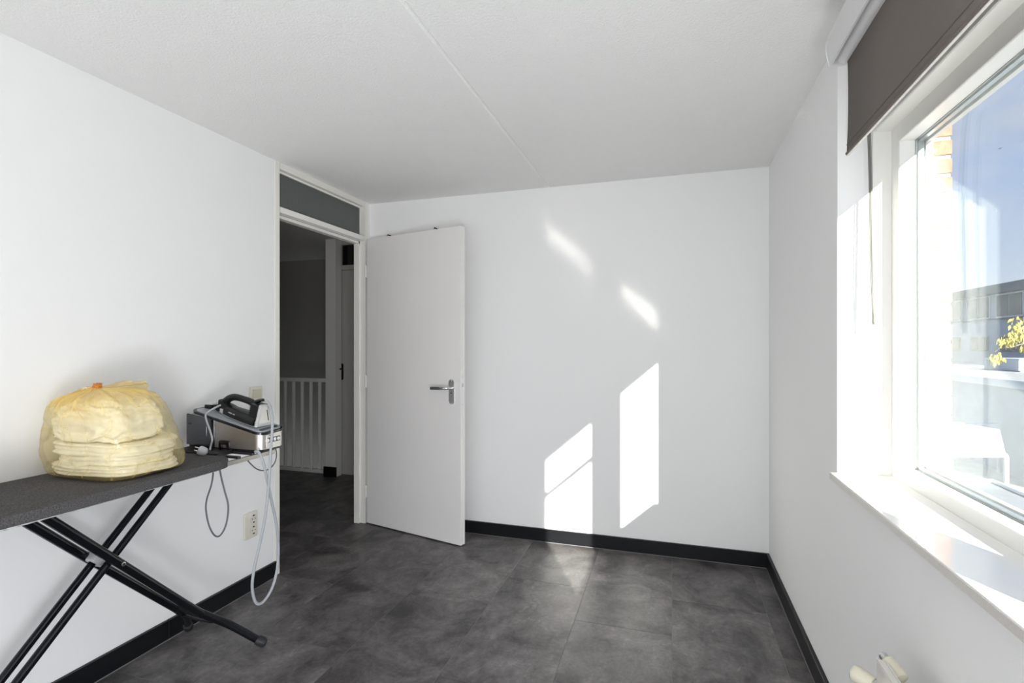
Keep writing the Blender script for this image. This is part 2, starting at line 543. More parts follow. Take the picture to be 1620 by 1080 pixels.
def wired_glass():
    m = bpy.data.materials.new('wired_cast_glass')
    m.use_nodes = True
    t = m.node_tree
    b = t.nodes['Principled BSDF']
    b.inputs['Base Color'].default_value = (0.15, 0.165, 0.155, 1)
    b.inputs['Roughness'].default_value = 0.22
    b.inputs['Alpha'].default_value = 0.85
    tcn = t.nodes.new('ShaderNodeTexCoord')
    n = t.nodes.new('ShaderNodeTexNoise'); n.inputs['Scale'].default_value = 220
    t.links.new(tcn.outputs['Object'], n.inputs['Vector'])
    bp = t.nodes.new('ShaderNodeBump'); bp.inputs['Strength'].default_value = 0.5; bp.inputs['Distance'].default_value = 0.002
    t.links.new(n.outputs['Fac'], bp.inputs['Height'])
    t.links.new(bp.outputs[0], b.inputs['Normal'])
    return m
M['wired'] = wired_glass()
M['wire'] = mat('fine_steel_wire', (0.10, 0.11, 0.105), 0.4, metal=0.6)
pane = box('transom_pane', (XL - 0.048, DY0, 2.139), (XL - 0.042, DY1 - 0.004, 2.364), M['wired'], trim1)
bm = bmesh.new()
y = DY0 + 0.012
while y < DY1 - 0.01:
    add_box(bm, (XL - 0.0418, y, 2.141), (XL - 0.0412, y + 0.0011, 2.362)); y += 0.0125
z = 2.15
while z < 2.36:
    add_box(bm, (XL - 0.0418, DY0 + 0.004, z), (XL - 0.0412, DY1 - 0.006, z + 0.0011)); z += 0.0125
tag(link('wire_mesh', bm, M['wire'], pane), kind='stuff')
for lo, hi in (((XL - 0.042, DY0, 2.139), (XL - 0.030, DY1, 2.149)), ((XL - 0.042, DY0, 2.353), (XL - 0.030, DY1, 2.363))):
    box('glazing_bead', lo, hi, M['trim'], trim1)

# ------------------------------------------------------------------ open door
door = thing('door_1', (-2.180, 3.334, 0), kind='structure')
P0 = Vector((-2.172, 3.309, 0)); P1 = Vector((-1.329, 3.110, 0))   # near face, hinge side to free edge
DU = (P1 - P0).normalized(); DN = Vector((-DU.y, DU.x, 0))          # DN points to the back wall
DW = (P1 - P0).length
DT = 0.040
def dpt(u, n, z): return P0 + DU * u + DN * n + Vector((0, 0, z))
def dbox(name, u0, u1, n0, n1, z0, z1, m, parent, bevel=0.0):
    bm = bmesh.new(); add_box(bm, (u0, n0, z0), (u1, n1, z1), bevel)
    for v in bm.verts: v.co = dpt(v.co.x, v.co.y, v.co.z)
    return link(name, bm, m, parent)
bm = bmesh.new()
# leaf with a rebated free edge, as the photo shows at its lower corner
poly = [(0, 0), (DW, 0), (DW, 0.024), (DW - 0.011, 0.024), (DW - 0.011, DT), (0, DT)]
def add_leaf(poly, z0, z1):
    A = [bm.verts.new(dpt(p[0], p[1], z0)) for p in poly]; B = [bm.verts.new(dpt(p[0], p[1], z1)) for p in poly]
    bm.faces.new(A[::-1]); bm.faces.new(B)
    for k in range(len(poly)):
        bm.faces.new((A[k], A[(k + 1) % len(poly)], B[(k + 1) % len(poly)], B[k]))
add_leaf([(0, 0), (DW - 0.004, 0), (DW - 0.004, DT), (0, DT)], 0.008, 2.119)
leaf = link('leaf', bm, M['door'], door)
dbox('edge_strip', DW - 0.004, DW + 0.0005, 0.0, 0.026, 0.008, 2.119, M['dooredge'], door, 0.001)
dbox('edge_lip', DW - 0.004, DW - 0.002 + 0.006, 0.0265, DT + 0.001, 0.008, 2.119, M['dooredge'], door, 0.001)
# handle: long rounded plate with screws, neck and lever
bm = bmesh.new()
hu = DW - 0.073
prf = round_rect(hu - 0.021, 0.938, hu + 0.021, 1.102, 0.018, 6)
A = [bm.verts.new(dpt(p[0], 0.0, p[1])) for p in prf]; B = [bm.verts.new(dpt(p[0], -0.008, p[1])) for p in prf]
bm.faces.new(A[::-1]); ft = bm.faces.new(B)
for k in range(len(prf)): bm.faces.new((A[k], A[(k + 1) % len(prf)], B[(k + 1) % len(prf)], B[k]))
bmesh.ops.bevel(bm, geom=list(ft.edges), offset=0.003, segments=2, affect='EDGES')
plate = link('handle_plate', bm, M['alu'], door, smooth='auto')
lathe('screw', [(0, 0.004), (0.0016, 0.004), (0.002, 0.003)], dpt(hu, -0.008, 0.944), -DN, M['chrome'], plate, 12)
lathe('screw', [(0, 0.004), (0.0016, 0.004), (0.002, 0.003)], dpt(hu, -0.008, 1.094), -DN, M['chrome'], plate, 12)
M['dark'] = mat('dark_hole', (0.01, 0.01, 0.01), 0.9)
lathe('keyhole', [(0, 0.005), (0.0012, 0.005)], dpt(hu, -0.008, 1.012), -DN, M['dark'], plate, 12)
lever = tube('lever', [dpt(hu, -0.004, 1.045), dpt(hu, -0.03, 1.045), dpt(hu - 0.006, -0.046, 1.045), dpt(hu - 0.022, -0.053, 1.045), dpt(hu - 0.07, -0.054, 1.043), dpt(hu - 0.135, -0.054, 1.041)],
             0.0095, M['chrome'], door, 12, 5)
M['grip'] = mat('ribbed_grey_grip', (0.16, 0.16, 0.165), 0.4, metal=0.7)
tube('grip', [dpt(hu - 0.062, -0.054, 1.0435), dpt(hu - 0.137, -0.054, 1.041)], 0.0102, M['grip'], lever, 12)
# lock strip on the free edge with latch and screws
lock = dbox('lock_strip', DW + 0.0004, DW + 0.0014, 0.004, 0.022, 0.925, 1.135, M['dooredge'], door)
dbox('latch', DW + 0.001, DW + 0.010, 0.007, 0.019, 1.055, 1.078, M['alu'], lock, 0.001)
for zz in (0.936, 1.122):
    lathe('screw', [(0, 0.0035), (0.0015, 0.003)], dpt(DW + 0.0014, 0.013, zz), DU, M['alu'], lock, 10)
# two hinges on the hinge edge
for zz in (0.24, 1.06, 1.88):
    tube('hinge', [dpt(-0.008, -0.003, zz - 0.045), dpt(-0.008, -0.003, zz + 0.045)], 0.007, M['trim'], door, 10)

# ------------------------------------------------------------------ hooks hanging over the door
M['hook'] = mat('black_steel_hook', (0.02, 0.02, 0.022), 0.35, metal=0.8)
def door_hook(u, label):
    t = thing('door_hook', dpt(u, DT, 2.10), label, 'hook', 'hooks over the top of the open door')
    pts = [dpt(u, 0.001, 2.1205), dpt(u, 0.0015, 2.126), dpt(u, 0.005, 2.131), dpt(u, 0.016, 2.1315), dpt(u, DT, 2.1275), dpt(u, DT + 0.006, 2.122), dpt(u, DT + 0.006, 2.02), dpt(u, DT + 0.012, 1.995), dpt(u, DT + 0.035, 1.995), dpt(u, DT + 0.042, 2.015)]
    tube('bent_strip', pts, 0.0042, M['hook'], t, 8, 4, ry=0.002)
    lathe('ball_tip', [(0, 0.002), (0.003, 0.007), (0.008, 0.009), (0.013, 0.007), (0.016, 0.002)], dpt(u, DT + 0.042, 2.010), (0, 0, 1), M['hook'], t, 12)
door_hook(0.205, 'black steel hook over the open door, nearer the door frame')
door_hook(0.640, 'black steel hook over the open door, nearer its free edge')

# ------------------------------------------------------------------ landing behind the door
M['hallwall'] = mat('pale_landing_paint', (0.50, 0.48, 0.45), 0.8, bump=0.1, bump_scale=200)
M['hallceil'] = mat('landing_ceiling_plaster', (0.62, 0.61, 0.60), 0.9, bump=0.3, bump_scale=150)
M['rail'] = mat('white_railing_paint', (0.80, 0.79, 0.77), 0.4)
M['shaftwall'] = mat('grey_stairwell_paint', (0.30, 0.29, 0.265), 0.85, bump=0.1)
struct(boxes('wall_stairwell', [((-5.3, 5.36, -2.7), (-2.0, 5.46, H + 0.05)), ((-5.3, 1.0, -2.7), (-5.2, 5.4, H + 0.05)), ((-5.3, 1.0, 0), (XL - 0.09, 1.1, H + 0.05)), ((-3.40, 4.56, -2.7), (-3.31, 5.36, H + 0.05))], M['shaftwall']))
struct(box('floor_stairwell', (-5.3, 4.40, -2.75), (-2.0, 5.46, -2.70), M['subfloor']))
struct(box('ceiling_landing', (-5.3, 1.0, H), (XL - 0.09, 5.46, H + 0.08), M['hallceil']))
M['pier'] = mat('white_pier_paint', (0.78, 0.77, 0.74), 0.7)
struct(box('wall_pier', (-3.355, 4.375, 0), (-3.235, 4.468, H), M['pier']))
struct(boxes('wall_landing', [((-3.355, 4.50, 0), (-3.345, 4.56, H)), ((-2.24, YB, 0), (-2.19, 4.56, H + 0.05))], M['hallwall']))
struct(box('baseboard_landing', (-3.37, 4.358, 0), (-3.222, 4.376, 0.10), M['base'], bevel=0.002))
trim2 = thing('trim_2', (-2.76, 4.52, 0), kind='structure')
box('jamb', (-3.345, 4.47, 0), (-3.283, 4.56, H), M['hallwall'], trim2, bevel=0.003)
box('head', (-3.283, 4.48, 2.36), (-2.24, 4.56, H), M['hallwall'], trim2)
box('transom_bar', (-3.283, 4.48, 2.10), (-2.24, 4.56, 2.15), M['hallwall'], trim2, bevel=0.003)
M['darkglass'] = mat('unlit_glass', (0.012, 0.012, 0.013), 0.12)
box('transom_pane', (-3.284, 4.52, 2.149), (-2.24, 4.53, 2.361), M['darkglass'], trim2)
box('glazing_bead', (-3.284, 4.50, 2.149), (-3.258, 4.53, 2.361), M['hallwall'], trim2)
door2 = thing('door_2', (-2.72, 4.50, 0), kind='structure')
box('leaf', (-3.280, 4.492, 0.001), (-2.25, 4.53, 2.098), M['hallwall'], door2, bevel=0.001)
prism('handle_plate', round_rect(-3.262, 0.97, -3.226, 1.14, 0.016, 5), 1, 4.484, 4.492, M['hook'], door2, 0.002)
tube('lever', [(-3.244, 4.486, 1.085), (-3.244, 4.452, 1.085), (-3.252, 4.44, 1.085), (-3.290, 4.438, 1.085)], 0.013, M['hook'], door2, 10, 4)

rail = thing('stair_railing', (-3.9, 4.48, 0), 'white slatted stair railing at the dark landing beyond the door', 'railing')
box('top_rail', (-5.19, 4.455, 0.945), (-3.365, 4.50, 0.985), M['rail'], rail, bevel=0.004)
box('bottom_rail', (-5.19, 4.455, 0.0), (-3.365, 4.50, 0.035), M['rail'], rail, bevel=0.003)
proto = None
xb = -3.505
while xb > -5.15:
    if proto is None:
        proto = box('baluster', (xb - 0.013, 4.464, 0.033), (xb + 0.013, 4.491, 0.947), M['rail'], rail, bevel=0.003)
        base_loc = proto.location.copy(); x_first = xb
    else:
        c = proto.copy(); COL.objects.link(c); c.parent = rail
        c.location = base_loc + Vector((xb - x_first, 0, 0))
    xb -= 0.1095

# ------------------------------------------------------------------ window
win = thing('window_1', (0.76, 1.0, SZ), kind='structure')
FXI, FXO = 0.716, 0.812         # sash face towards the room, outer face
SY1, SY0 = 1.992, 1.160         # clear opening of the fixed light
Z0, Z1 = 0.925, 2.005           # rail top, head underside
GX = (0.763, 0.7815)
MY0, MY1 = 0.875, 1.0           # mullion beyond the right edge of the picture
# lining between plaster and sash, with the narrow recess the photo shows
box('side_lining', (0.662, WY1, SZ), (FXI + 0.09, WY1 + 0.012, 2.335), M['winframe'], win)
box('head_box', (0.664, WY0, 2.064), (0.83, WY1 + 0.002, 2.335), M['winframe'], win, bevel=0.003)
def frame_member(name, poly, axis, a, b):
    bm = bmesh.new(); add_prism(bm, poly, axis, a, b)
    return link(name, bm, M['winframe'], win)
box('stile', (FXI, SY1, SZ), (FXO, WY1 + 0.01, 2.07), M['winframe'], win, bevel=0.0025)
box('bottom_rail', (FXI, WY0, SZ - 0.02), (FXO, SY1 + 0.001, Z0), M['winframe'], win, bevel=0.0025)
box('top_rail', (FXI, WY0, Z1), (FXO, SY1 + 0.001, 2.068), M['winframe'], win, bevel=0.0025)
box('mullion', (0.70, 0.90, SZ), (FXO, 1.06, 2.068), M['winframe'], win, bevel=0.0025)
box('stile', (FXI, WY0, SZ), (FXO, 0.03, 2.068), M['winframe'], win, bevel=0.0025)
# opening casement of the second light, with a vent rail across it
for nm, lo, hi in (('casement_stile', (0.70, 0.03, Z0), (0.77, 0.065, Z1)), ('casement_stile', (0.70, 0.875, Z0), (0.77, 0.90, Z1)),
                   ('casement_rail', (0.70, 0.065, Z0), (0.77, 0.875, Z0 + 0.012)), ('casement_rail', (0.70, 0.065, Z1 - 0.075), (0.77, 0.875, Z1)),
                   ('vent_rail', (0.735, 0.065, 1.672), (0.765, 0.875, 1.690))):
    box(nm, lo, hi, M['winframe'], win)
for gx in GX:
    p = box('pane', (gx, 1.06, Z0 - 0.006), (gx + 0.004, SY1 + 0.006, Z1 + 0.006), M['glass'], win)
box('pane', (0.76, 0.065, Z0), (0.764, 0.875, Z1), M['glass'], win)
# glazing gasket and spacer round the fixed light
M['spacerbar'] = mat('aluminium_spacer_bar', (0.55, 0.58, 0.60), 0.3, metal=0.6)
boxes('gasket', [((GX[0] - 0.002, SY1 - 0.0015, Z0), (GX[0], SY1, Z1)), ((GX[0] - 0.002, 1.06, Z0), (GX[0], SY1, Z0 + 0.0015)), ((GX[0] - 0.002, 1.06, Z1 - 0.0015), (GX[0], SY1, Z1))], M['spacer'], win)
boxes('spacer_bar', [((GX[0] + 0.0045, SY1 - 0.008, Z0), (GX[1] - 0.0005, SY1, Z1)), ((GX[0] + 0.0045, 1.06, Z0), (GX[1] - 0.0005, SY1, Z0 + 0.008)), ((GX[0] + 0.0045, 1.06, Z1 - 0.008), (GX[1] - 0.0005, SY1, Z1))], M['spacerbar'], win)
boxes('outer_bead', [((GX[1] + 0.005, SY1 - 0.014, Z0), (FXO - 0.010, SY1, Z1)), ((GX[1] + 0.005, 1.06, Z0), (FXO - 0.010, SY1, Z0 + 0.012)), ((GX[1] + 0.005, 1.06, Z1 - 0.014), (FXO - 0.010, SY1, Z1))], M['winframe'], win)
box('outer_frame', (FXO - 0.004, SY1 + 0.040, SZ - 0.05), (0.822, WY1 + 0.03, 2.12), M['winframe'], win)

sill = box('window_sill', (XR - 0.024, WY0 - 0.02, SZ - 0.022), (0.7155, WY1 + 0.0, SZ), M['sill'], bevel=0.0015)
tag(sill, 'polished white composite window sill under the taupe blind', 'window sill')
box('front_edge', (XR - 0.0255, WY0 - 0.02, SZ - 0.0215), (XR - 0.0238, WY1 - 0.002, SZ - 0.003), M['silledge'], sill)

# brick reveal outside, brick by brick
facade = struct(box('wall_facade', (0.832, WY1 + 0.035, -2.7), (XO + 0.012, WY1 + 1.3, 3.2), M['mortar']))
zc = 0.60; k = 0
bmesh_first = None
while zc < 2.6:
    lo = (0.836, WY1 + 0.030, zc); hi = (XO + 0.016, WY1 + 0.030 + (0.21 if k % 2 else 0.10), zc + 0.050)
    if bmesh_first is None or True:
        b_ = box('brick', lo, hi, M['brick'], facade, bevel=0.002)
    zc += 0.0625; k += 1

# ------------------------------------------------------------------ roller blind
bl = thing('roller_blind', (0.525, 0.95, 2.22), 'taupe roller blind half drawn in a white cassette over the window', 'blind')
BY1 = 1.838
BZ = 1.928
bm = bmesh.new()
rows = 14
def fabric_x(z):
    return 0.523 + 0.004 * math.sin((z - BZ) * 9)
for yy0, yy1 in ((0.95, BY1),):
    va = []
    for k in range(rows + 1):
        z = BZ + (2.262 - BZ) * k / rows
        va.append([bm.verts.new((fabric_x(z), yy, z)) for yy in (0.95, 1.25, 1.55, BY1)])
    for a, b in zip(va, va[1:]):
        for i in range(3): bm.faces.new((a[i], a[i + 1], b[i + 1], b[i]))
fab = link('fabric', bm, M['blind'], bl, smooth=True, mats=[M['blind'], M['blindback']])
sol = fab.modifiers.new('thickness', 'SOLIDIFY'); sol.thickness = 0.0014; sol.offset = 0
tube('hem_bar', [(0.523, 0.95, BZ + 0.004), (0.523, BY1 + 0.001, BZ + 0.004)], 0.0045, M['blind'], fab, 10)
box('hem_seam', (0.5212, 0.95, BZ + 0.030), (0.5219, BY1, BZ + 0.0312), M['blind'], fab)
boxes('side_edge', [((0.5225, BY1, BZ + 0.004), (0.5242, BY1 + 0.0012, 2.24))], M['blindback'], fab)
M['hemlight'] = mat('pale_hem_strip', (0.62, 0.58, 0.54), 0.5)
box('hem_strip', (0.5215, 0.95, BZ - 0.0032), (0.5275, BY1 + 0.001, BZ - 0.001), M['hemlight'], fab)
# cassette: curved end caps, a flat front shell, the roll inside
CY1 = 1.862
pr = [(0.476, 2.315), (0.471, 2.295), (0.472, 2.262), (0.480, 2.222), (0.486, 2.2215), (0.4775, 2.262), (0.477, 2.295), (0.483, 2.312), (0.5, 2.318), (0.5, 2.322)]
bm = bmesh.new(); add_prism(bm, pr, 1, 0.95, CY1 - 0.006)
link('front_shell', bm, M['cassette'], bl, smooth='auto')
box('top_shell', (0.478, 0.95, 2.318), (0.552, CY1 - 0.006, 2.326), M['cassette'], bl)
box('back_shell', (0.548, 0.95, 2.222), (0.5545, CY1 - 0.006, 2.32), M['cassette'], bl)
cap = [(0.469, 2.262), (0.478, 2.2205)] + [(0.512 + 0.043 * math.cos(a), 2.272 + 0.054 * math.sin(a)) for a in [math.radians(-75 + 20 * k) for k in range(13)]]
cap = [(0.4785, 2.2195), (0.52, 2.2185), (0.5545, 2.224), (0.5545, 2.328), (0.50, 2.329), (0.484, 2.325), (0.473, 2.31), (0.468, 2.288), (0.469, 2.262)]
prism('end_cap', cap, 1, CY1 - 0.006, CY1, M['cassette'], bl, 0.0015, 2)
tube('roll', [(0.522, 0.95, 2.254), (0.522, CY1 - 0.016, 2.254)], 0.034, M['cassette'], bl, 24)
box('bracket', (0.50, 1.72, 2.326), (0.545, 1.76, H), M['spacer'], bl)
# operating cord: one long strand behind the fabric, ending low
def cord_pts():
    return [(0.59, 1.90, 2.26), (0.628, 1.985, 2.10), (0.639, 2.000, 1.90), (0.640, 1.997, 1.75), (0.6412, 1.990, 1.55), (0.642, 1.983, 1.42)]
cord = tube('cord', cord_pts(), 0.0040, M['cord'], bl, 8, 6)
tube('cord_return', [(x - 0.006, yy - 0.004, z) for x, yy, z in cord_pts()][:-1] + [(0.6415, 1.981, 1.425)], 0.0022, M['cord'], bl, 8, 6)
lathe('cord_end', [(0, 0.002), (0.004, 0.0045), (0.018, 0.0045), (0.024, 0.002)], (0.642, 1.983, 1.424), (0, 0, -1), M['cord'], bl, 10)

# ------------------------------------------------------------------ radiator under the window
M['rad'] = mat('white_radiator_enamel', (0.74, 0.72, 0.68), 0.25)
M['valve'] = mat('cream_valve_plastic', (0.66, 0.62, 0.50), 0.35)
rad = thing('radiator', (0.47, 0.7, 0.14), 'white panel radiator with cream valve knob under the window sill', 'radiator')
RX0, RX1, RY1, RZ = 0.446, 0.464, 1.365, 0.616
box('panel', (RX0, -0.2, 0.15), (RX1, RY1, RZ), M['rad'], rad, bevel=0.005, seg=3)
for xx in (RX0 + 0.0005, RX1 - 0.0025):
    box('rim', (xx, -0.19, RZ - 0.004), (xx + 0.002, RY1 - 0.002, RZ + 0.0025), M['rad'], rad, bevel=0.0008)
VD = Vector((0.016, -0.040, -0.018)).normalized()
lathe('valve_body', [(0, 0.011), (0.003, 0.0155), (0.008, 0.0165), (0.036, 0.0175), (0.046, 0.0150), (0.050, 0.008)], (0.470, 1.375, 0.611), VD, M['valve'], rad, 24)
lathe('vent_plug', [(0, 0.0095), (0.012, 0.0095), (0.016, 0.006)], (0.4705, 1.3742, 0.610), -VD, M['alu'], rad, 18)
KD = Vector((-0.034, 0.030, 0.004)).normalized()
KO = Vector((0.443, 1.368, 0.553))
knob = lathe('valve_knob', [(0, 0.0150), (0.003, 0.0168), (0.036, 0.0200), (0.042, 0.0190), (0.0435, 0.014)], KO, KD, M['valve'], rad, 28)
lathe('knob_ring', [(0.0432, 0.0150), (0.0455, 0.0150), (0.046, 0.010)], KO, KD, M['alu'], knob, 24)
tube('valve_neck', [KO, KO + Vector((0.034, -0.002, 0.004))], 0.010, M['alu'], rad, 12)
tube('pipe', [(0.482, 1.345, 0.598), (0.486, 1.345, 0.55), (0.486, 1.345, 0.005)], 0.0075, M['rad'], rad, 10)
for yy in (0.1, 1.1):
    box('wall_bracket', (RX1 - 0.002, yy, 0.2), (XR, yy + 0.03, 0.56), M['rad'], rad)

# ------------------------------------------------------------------ wall socket and switch on the left wall
M['socket'] = mat('cream_white_plastic', (0.72, 0.69, 0.61), 0.3)
M['rocker'] = mat('yellowed_rocker_plastic', (0.62, 0.58, 0.46), 0.35)
sock = thing('wall_socket', (XL, 2.225, 0.285), 'cream double power socket low on the white wall beside the hose loop', 'socket')
prism('cover_plate', round_rect(2.172, 0.285, 2.262, 0.425, 0.008, 4), 0, XL, XL + 0.014, M['socket'], sock, 0.004, 3)
for zc in (0.325, 0.386):
    lathe('well_rim', [(-0.010, 0.0225), (0.0148, 0.0235), (0.0152, 0.0215)], (XL, 2.231, zc), (1, 0, 0), M['rocker'], sock, 28)
    r = lathe('socket_well', [(-0.010, 0.0195), (0.0158, 0.0205), (0.0160, 0.0190)], (XL, 2.231, zc), (1, 0, 0), M['socket'], sock, 24)
    for dy in (-0.0095, 0.0095):
        lathe('contact_hole', [(0, 0.0032), (0.0163, 0.0032)], (XL, 2.231 + dy, zc), (1, 0, 0), M['dark'], r, 10)
    for dz in (-0.018, 0.018):
        box('earth_clip', (XL + 0.014, 2.226, zc + dz - 0.003), (XL + 0.0172, 2.236, zc + dz + 0.003), M['dark'], r)
sw = thing('light_switch', (XL, 2.26, 0.96), 'cream light switch on the wall partly hidden behind the steam iron', 'switch')
prism('cover_plate', round_rect(2.215, 0.965, 2.300, 1.105, 0.006, 4), 0, XL, XL + 0.011, M['socket'], sw, 0.003, 2)
box('rocker', (XL + 0.011, 2.228, 1.04), (XL + 0.016, 2.287, 1.09), M['rocker'], sw, bevel=0.0015)
box('rocker', (XL + 0.011, 2.228, 0.975), (XL + 0.015, 2.287, 1.03), M['rocker'], sw, bevel=0.0015)

# ------------------------------------------------------------------ ironing board
def fabric_mat():
    m = mat('grey_melange_cotton', (0.088, 0.084, 0.085), 0.95, noise_amt=0.6, noise_scale=260, bump=0.35, bump_scale=600, spec=0.15, stretch=(1, 1, 1))
    return m
M['cotton'] = fabric_mat()
M['tubeblack'] = mat('gloss_black_tube', (0.004, 0.0045, 0.006), 0.13, spec=0.32)
M['cap'] = mat('black_rubber_cap', (0.02, 0.02, 0.022), 0.55)
M['greyplastic'] = mat('grey_plastic', (0.38, 0.39, 0.40), 0.45)
M['blacktray'] = mat('black_plastic', (0.010, 0.010, 0.011), 0.4)
M['traysteel'] = mat('galvanised_strip', (0.36, 0.34, 0.32), 0.35, metal=0.85)
board = thing('ironing_board', (-1.93, 1.25, 0), 'folding ironing board with dark grey cover and black tube legs', 'ironing board')
BT_, BZ_ = 0.836, 0.870
outline = []
x0, x1, yE, r = -2.150, -1.712, 1.668, 0.085
outline += [(x1, 0.85), (x1 + 0.001, 1.1)]
for k in range(9):
    a = math.radians(90 * k / 8)
    outline.append((x1 - 0.060 + 0.060 * math.cos(a), yE - 0.10 + 0.10 * math.sin(a)))
for k in range(9):
    a = math.radians(90 + 90 * k / 8)
    outline.append((x0 + 0.09 + 0.09 * math.cos(a), yE - 0.09 + 0.09 * math.sin(a)))
outline += [(x0, 1.1), (x0, 0.85), (x0 + 0.03, 0.70), (x0 + 0.09, 0.56), (x0 + 0.16, 0.47), ((x0 + x1) / 2, 0.44), (x1 - 0.16, 0.47), (x1 - 0.09, 0.56), (x1 - 0.03, 0.70)]
prism('cover', outline, 2, BT_, BZ_, M['cotton'], board, 0.010, 4)
# gathered hem of the cover showing as a scalloped pale edge
M['hem'] = mat('pale_underside_felt', (0.66, 0.66, 0.66), 0.9)
bm = bmesh.new()
N = 90
top = []; bot = []
for k in range(N + 1):
    yy = 0.70 + (1.58 - 0.70) * k / N
    top.append(bm.verts.new((x1 - 0.004, yy, BT_ + 0.004)))
    bot.append(bm.verts.new((x1 - 0.006 - 0.0015 * math.sin(k * 1.9), yy, BT_ - 0.0005 - 0.0022 * abs(math.sin(k * 0.9)) - 0.001 * random.random())))
for k in range(N):
    bm.faces.new((top[k], top[k + 1], bot[k + 1], bot[k]))
hem = link('gathered_hem', bm, M['hem'], board, smooth=True)
sm = hem.modifiers.new('thickness', 'SOLIDIFY'); sm.thickness = 0.0016; sm.offset = -1
inner = [(-1.93 + (p[0] + 1.93) * 0.84, 1.1 + (p[1] - 1.1) * 0.95) for p in outline]
prism('frame_plate', inner, 2, BT_ - 0.012, BT_ + 0.002, M['greyplastic'], board)
A1X, B1X, B2X, A2X = -1.885, -1.917, -1.988, -2.021
def lineA(yy): return 0.548 - 1.05 * (yy - 1.325)
def lineB(yy): return 0.572 + 0.965 * (yy - 1.322)
zt = BT_ - 0.012
ya_top = 1.325 - (zt - 0.548) / 1.05
yb_top = 1.322 + (zt - 0.572) / 0.965
ra, rb = 0.0160, 0.0128
tube('leg', [(A1X, ya_top, zt), (A1X, 1.325, 0.548), (A1X, 1.61, lineA(1.61)), (A1X + 0.012, 1.665, lineA(1.665) + 0.004), (A1X + 0.07, 1.735, 0.125), (-1.735, 1.808, 0.034)], ra, M['tubeblack'], board, 14, 5)
tube('leg', [(A2X, ya_top - 0.01, zt), (A2X, 1.325, 0.540), (A2X, 1.61, lineA(1.61)), (A2X - 0.012, 1.665, lineA(1.665) + 0.004), (A2X - 0.05, 1.735, 0.125), (-2.128, 1.800, 0.036)], ra, M['tubeblack'], board, 14, 5)
tube('leg', [(B1X, yb_top, zt), (B1X, 1.322, 0.572), (B1X, 0.80, lineB(0.80)), (B1X + 0.05, 0.74, 0.03)], rb, M['tubeblack'], board, 14, 4)
tube('leg', [(B2X, yb_top, zt), (B2X, 1.322, 0.572), (B2X, 0.80, lineB(0.80)), (B2X - 0.05, 0.74, 0.03)], rb, M['tubeblack'], board, 14, 4)
def foot(p, d):
    d = Vector(d).normalized()
    f = lathe('foot_cap', [(-0.006, 0.0185), (0, 0.0200), (0.030, 0.0195), (0.036, 0.0165), (0.040, 0.008)], p, d, M['cap'], board, 18)
    bm = bmesh.new()
    up = Vector((0, 0, 1)); u = d.cross(up).normalized(); v = d.cross(u)
    for k in range(12):
        a = 2 * math.pi * k / 12
        c0 = Vector(p) + u * (0.0203 * math.cos(a)) + v * (0.0203 * math.sin(a))
        add_tube(bm, [c0 + d * 0.004, c0 + d * 0.028], 0.0011, 5)
    link('rib', bm, M['cap'], f)
foot((-1.738, 1.806, 0.0355), (0.62, 0.33, -0.36))
foot((-2.112, 1.782, 0.052), (-0.30, 0.36, -0.45))
box('foot_cap', (-1.90, 0.715, 0.0), (-1.85, 0.765, 0.045), M['cap'], board, bevel=0.008, seg=2)
box('foot_cap', (-2.03, 0.715, 0.0), (-1.98, 0.765, 0.045), M['cap'], board, bevel=0.008, seg=2)
tube('stretcher', [(A1X + 0.02, 1.69, 0.155), (A1X - 0.05, 1.692, 0.150), (A2X - 0.02, 1.70, 0.150)], 0.0055, M['tubeblack'], board, 10)
# pivot: grey clamp on the far pair, bolt through the near one
tube('pivot_rod', [(A1X + 0.0165, 1.3235, 0.5505), (A2X - 0.012, 1.3235, 0.5505)], 0.006, M['alu'], board, 10)
bolt = lathe('bolt', [(0, 0.0075), (0.004, 0.0075), (0.0045, 0.006)], (A1X + 0.0135, 1.3235, 0.5505), (1, 0, 0), M['chrome'], board, 16)
lathe('bolt_socket', [(0.0042, 0.0038), (0.0052, 0.0036)], (A1X + 0.0135, 1.3235, 0.5505), (1, 0, 0), M['dark'], bolt, 10)
bm = bmesh.new()
dA = Vector((0, 1, -1.05)).normalized()
cc = Vector(((B2X + A2X) / 2 + 0.004, 1.318, 0.553))
add_prism(bm, round_rect(-0.030, -0.017, 0.030, 0.017, 0.010, 4), 0, -0.030, 0.036, 0.003)
ang = math.atan2(dA.z, dA.y)
bmesh.ops.rotate(bm, verts=bm.verts[:], cent=(0, 0, 0), matrix=Matrix.Rotation(ang, 3, 'X'))
bmesh.ops.translate(bm, verts=bm.verts[:], vec=cc)
link('pivot_clamp', bm, M['greyplastic'], board, smooth='auto')
# iron rest at the square end: two steel arms, a black cradle
for xx in (-1.742, -2.10):
    box('rest_arm', (xx, 1.56, 0.838), (xx + 0.012, 1.90, 0.856), M['traysteel'], board, bevel=0.001)
for yy in (1.690, 1.765, 1.875):
    box('rest_bar', (-2.112, yy, 0.856), (-1.728, yy + 0.016, 0.866), M['blacktray'], board, bevel=0.002)
box('rest_pad', (-2.10, 1.690, 0.8555), (-1.842, 1.79, 0.8720), M['blacktray'], board, bevel=0.003)
box('rest_corner', (-1.765, 1.86, 0.846), (-1.75, 1.90, 0.864), M['blacktray'], board, bevel=0.002)

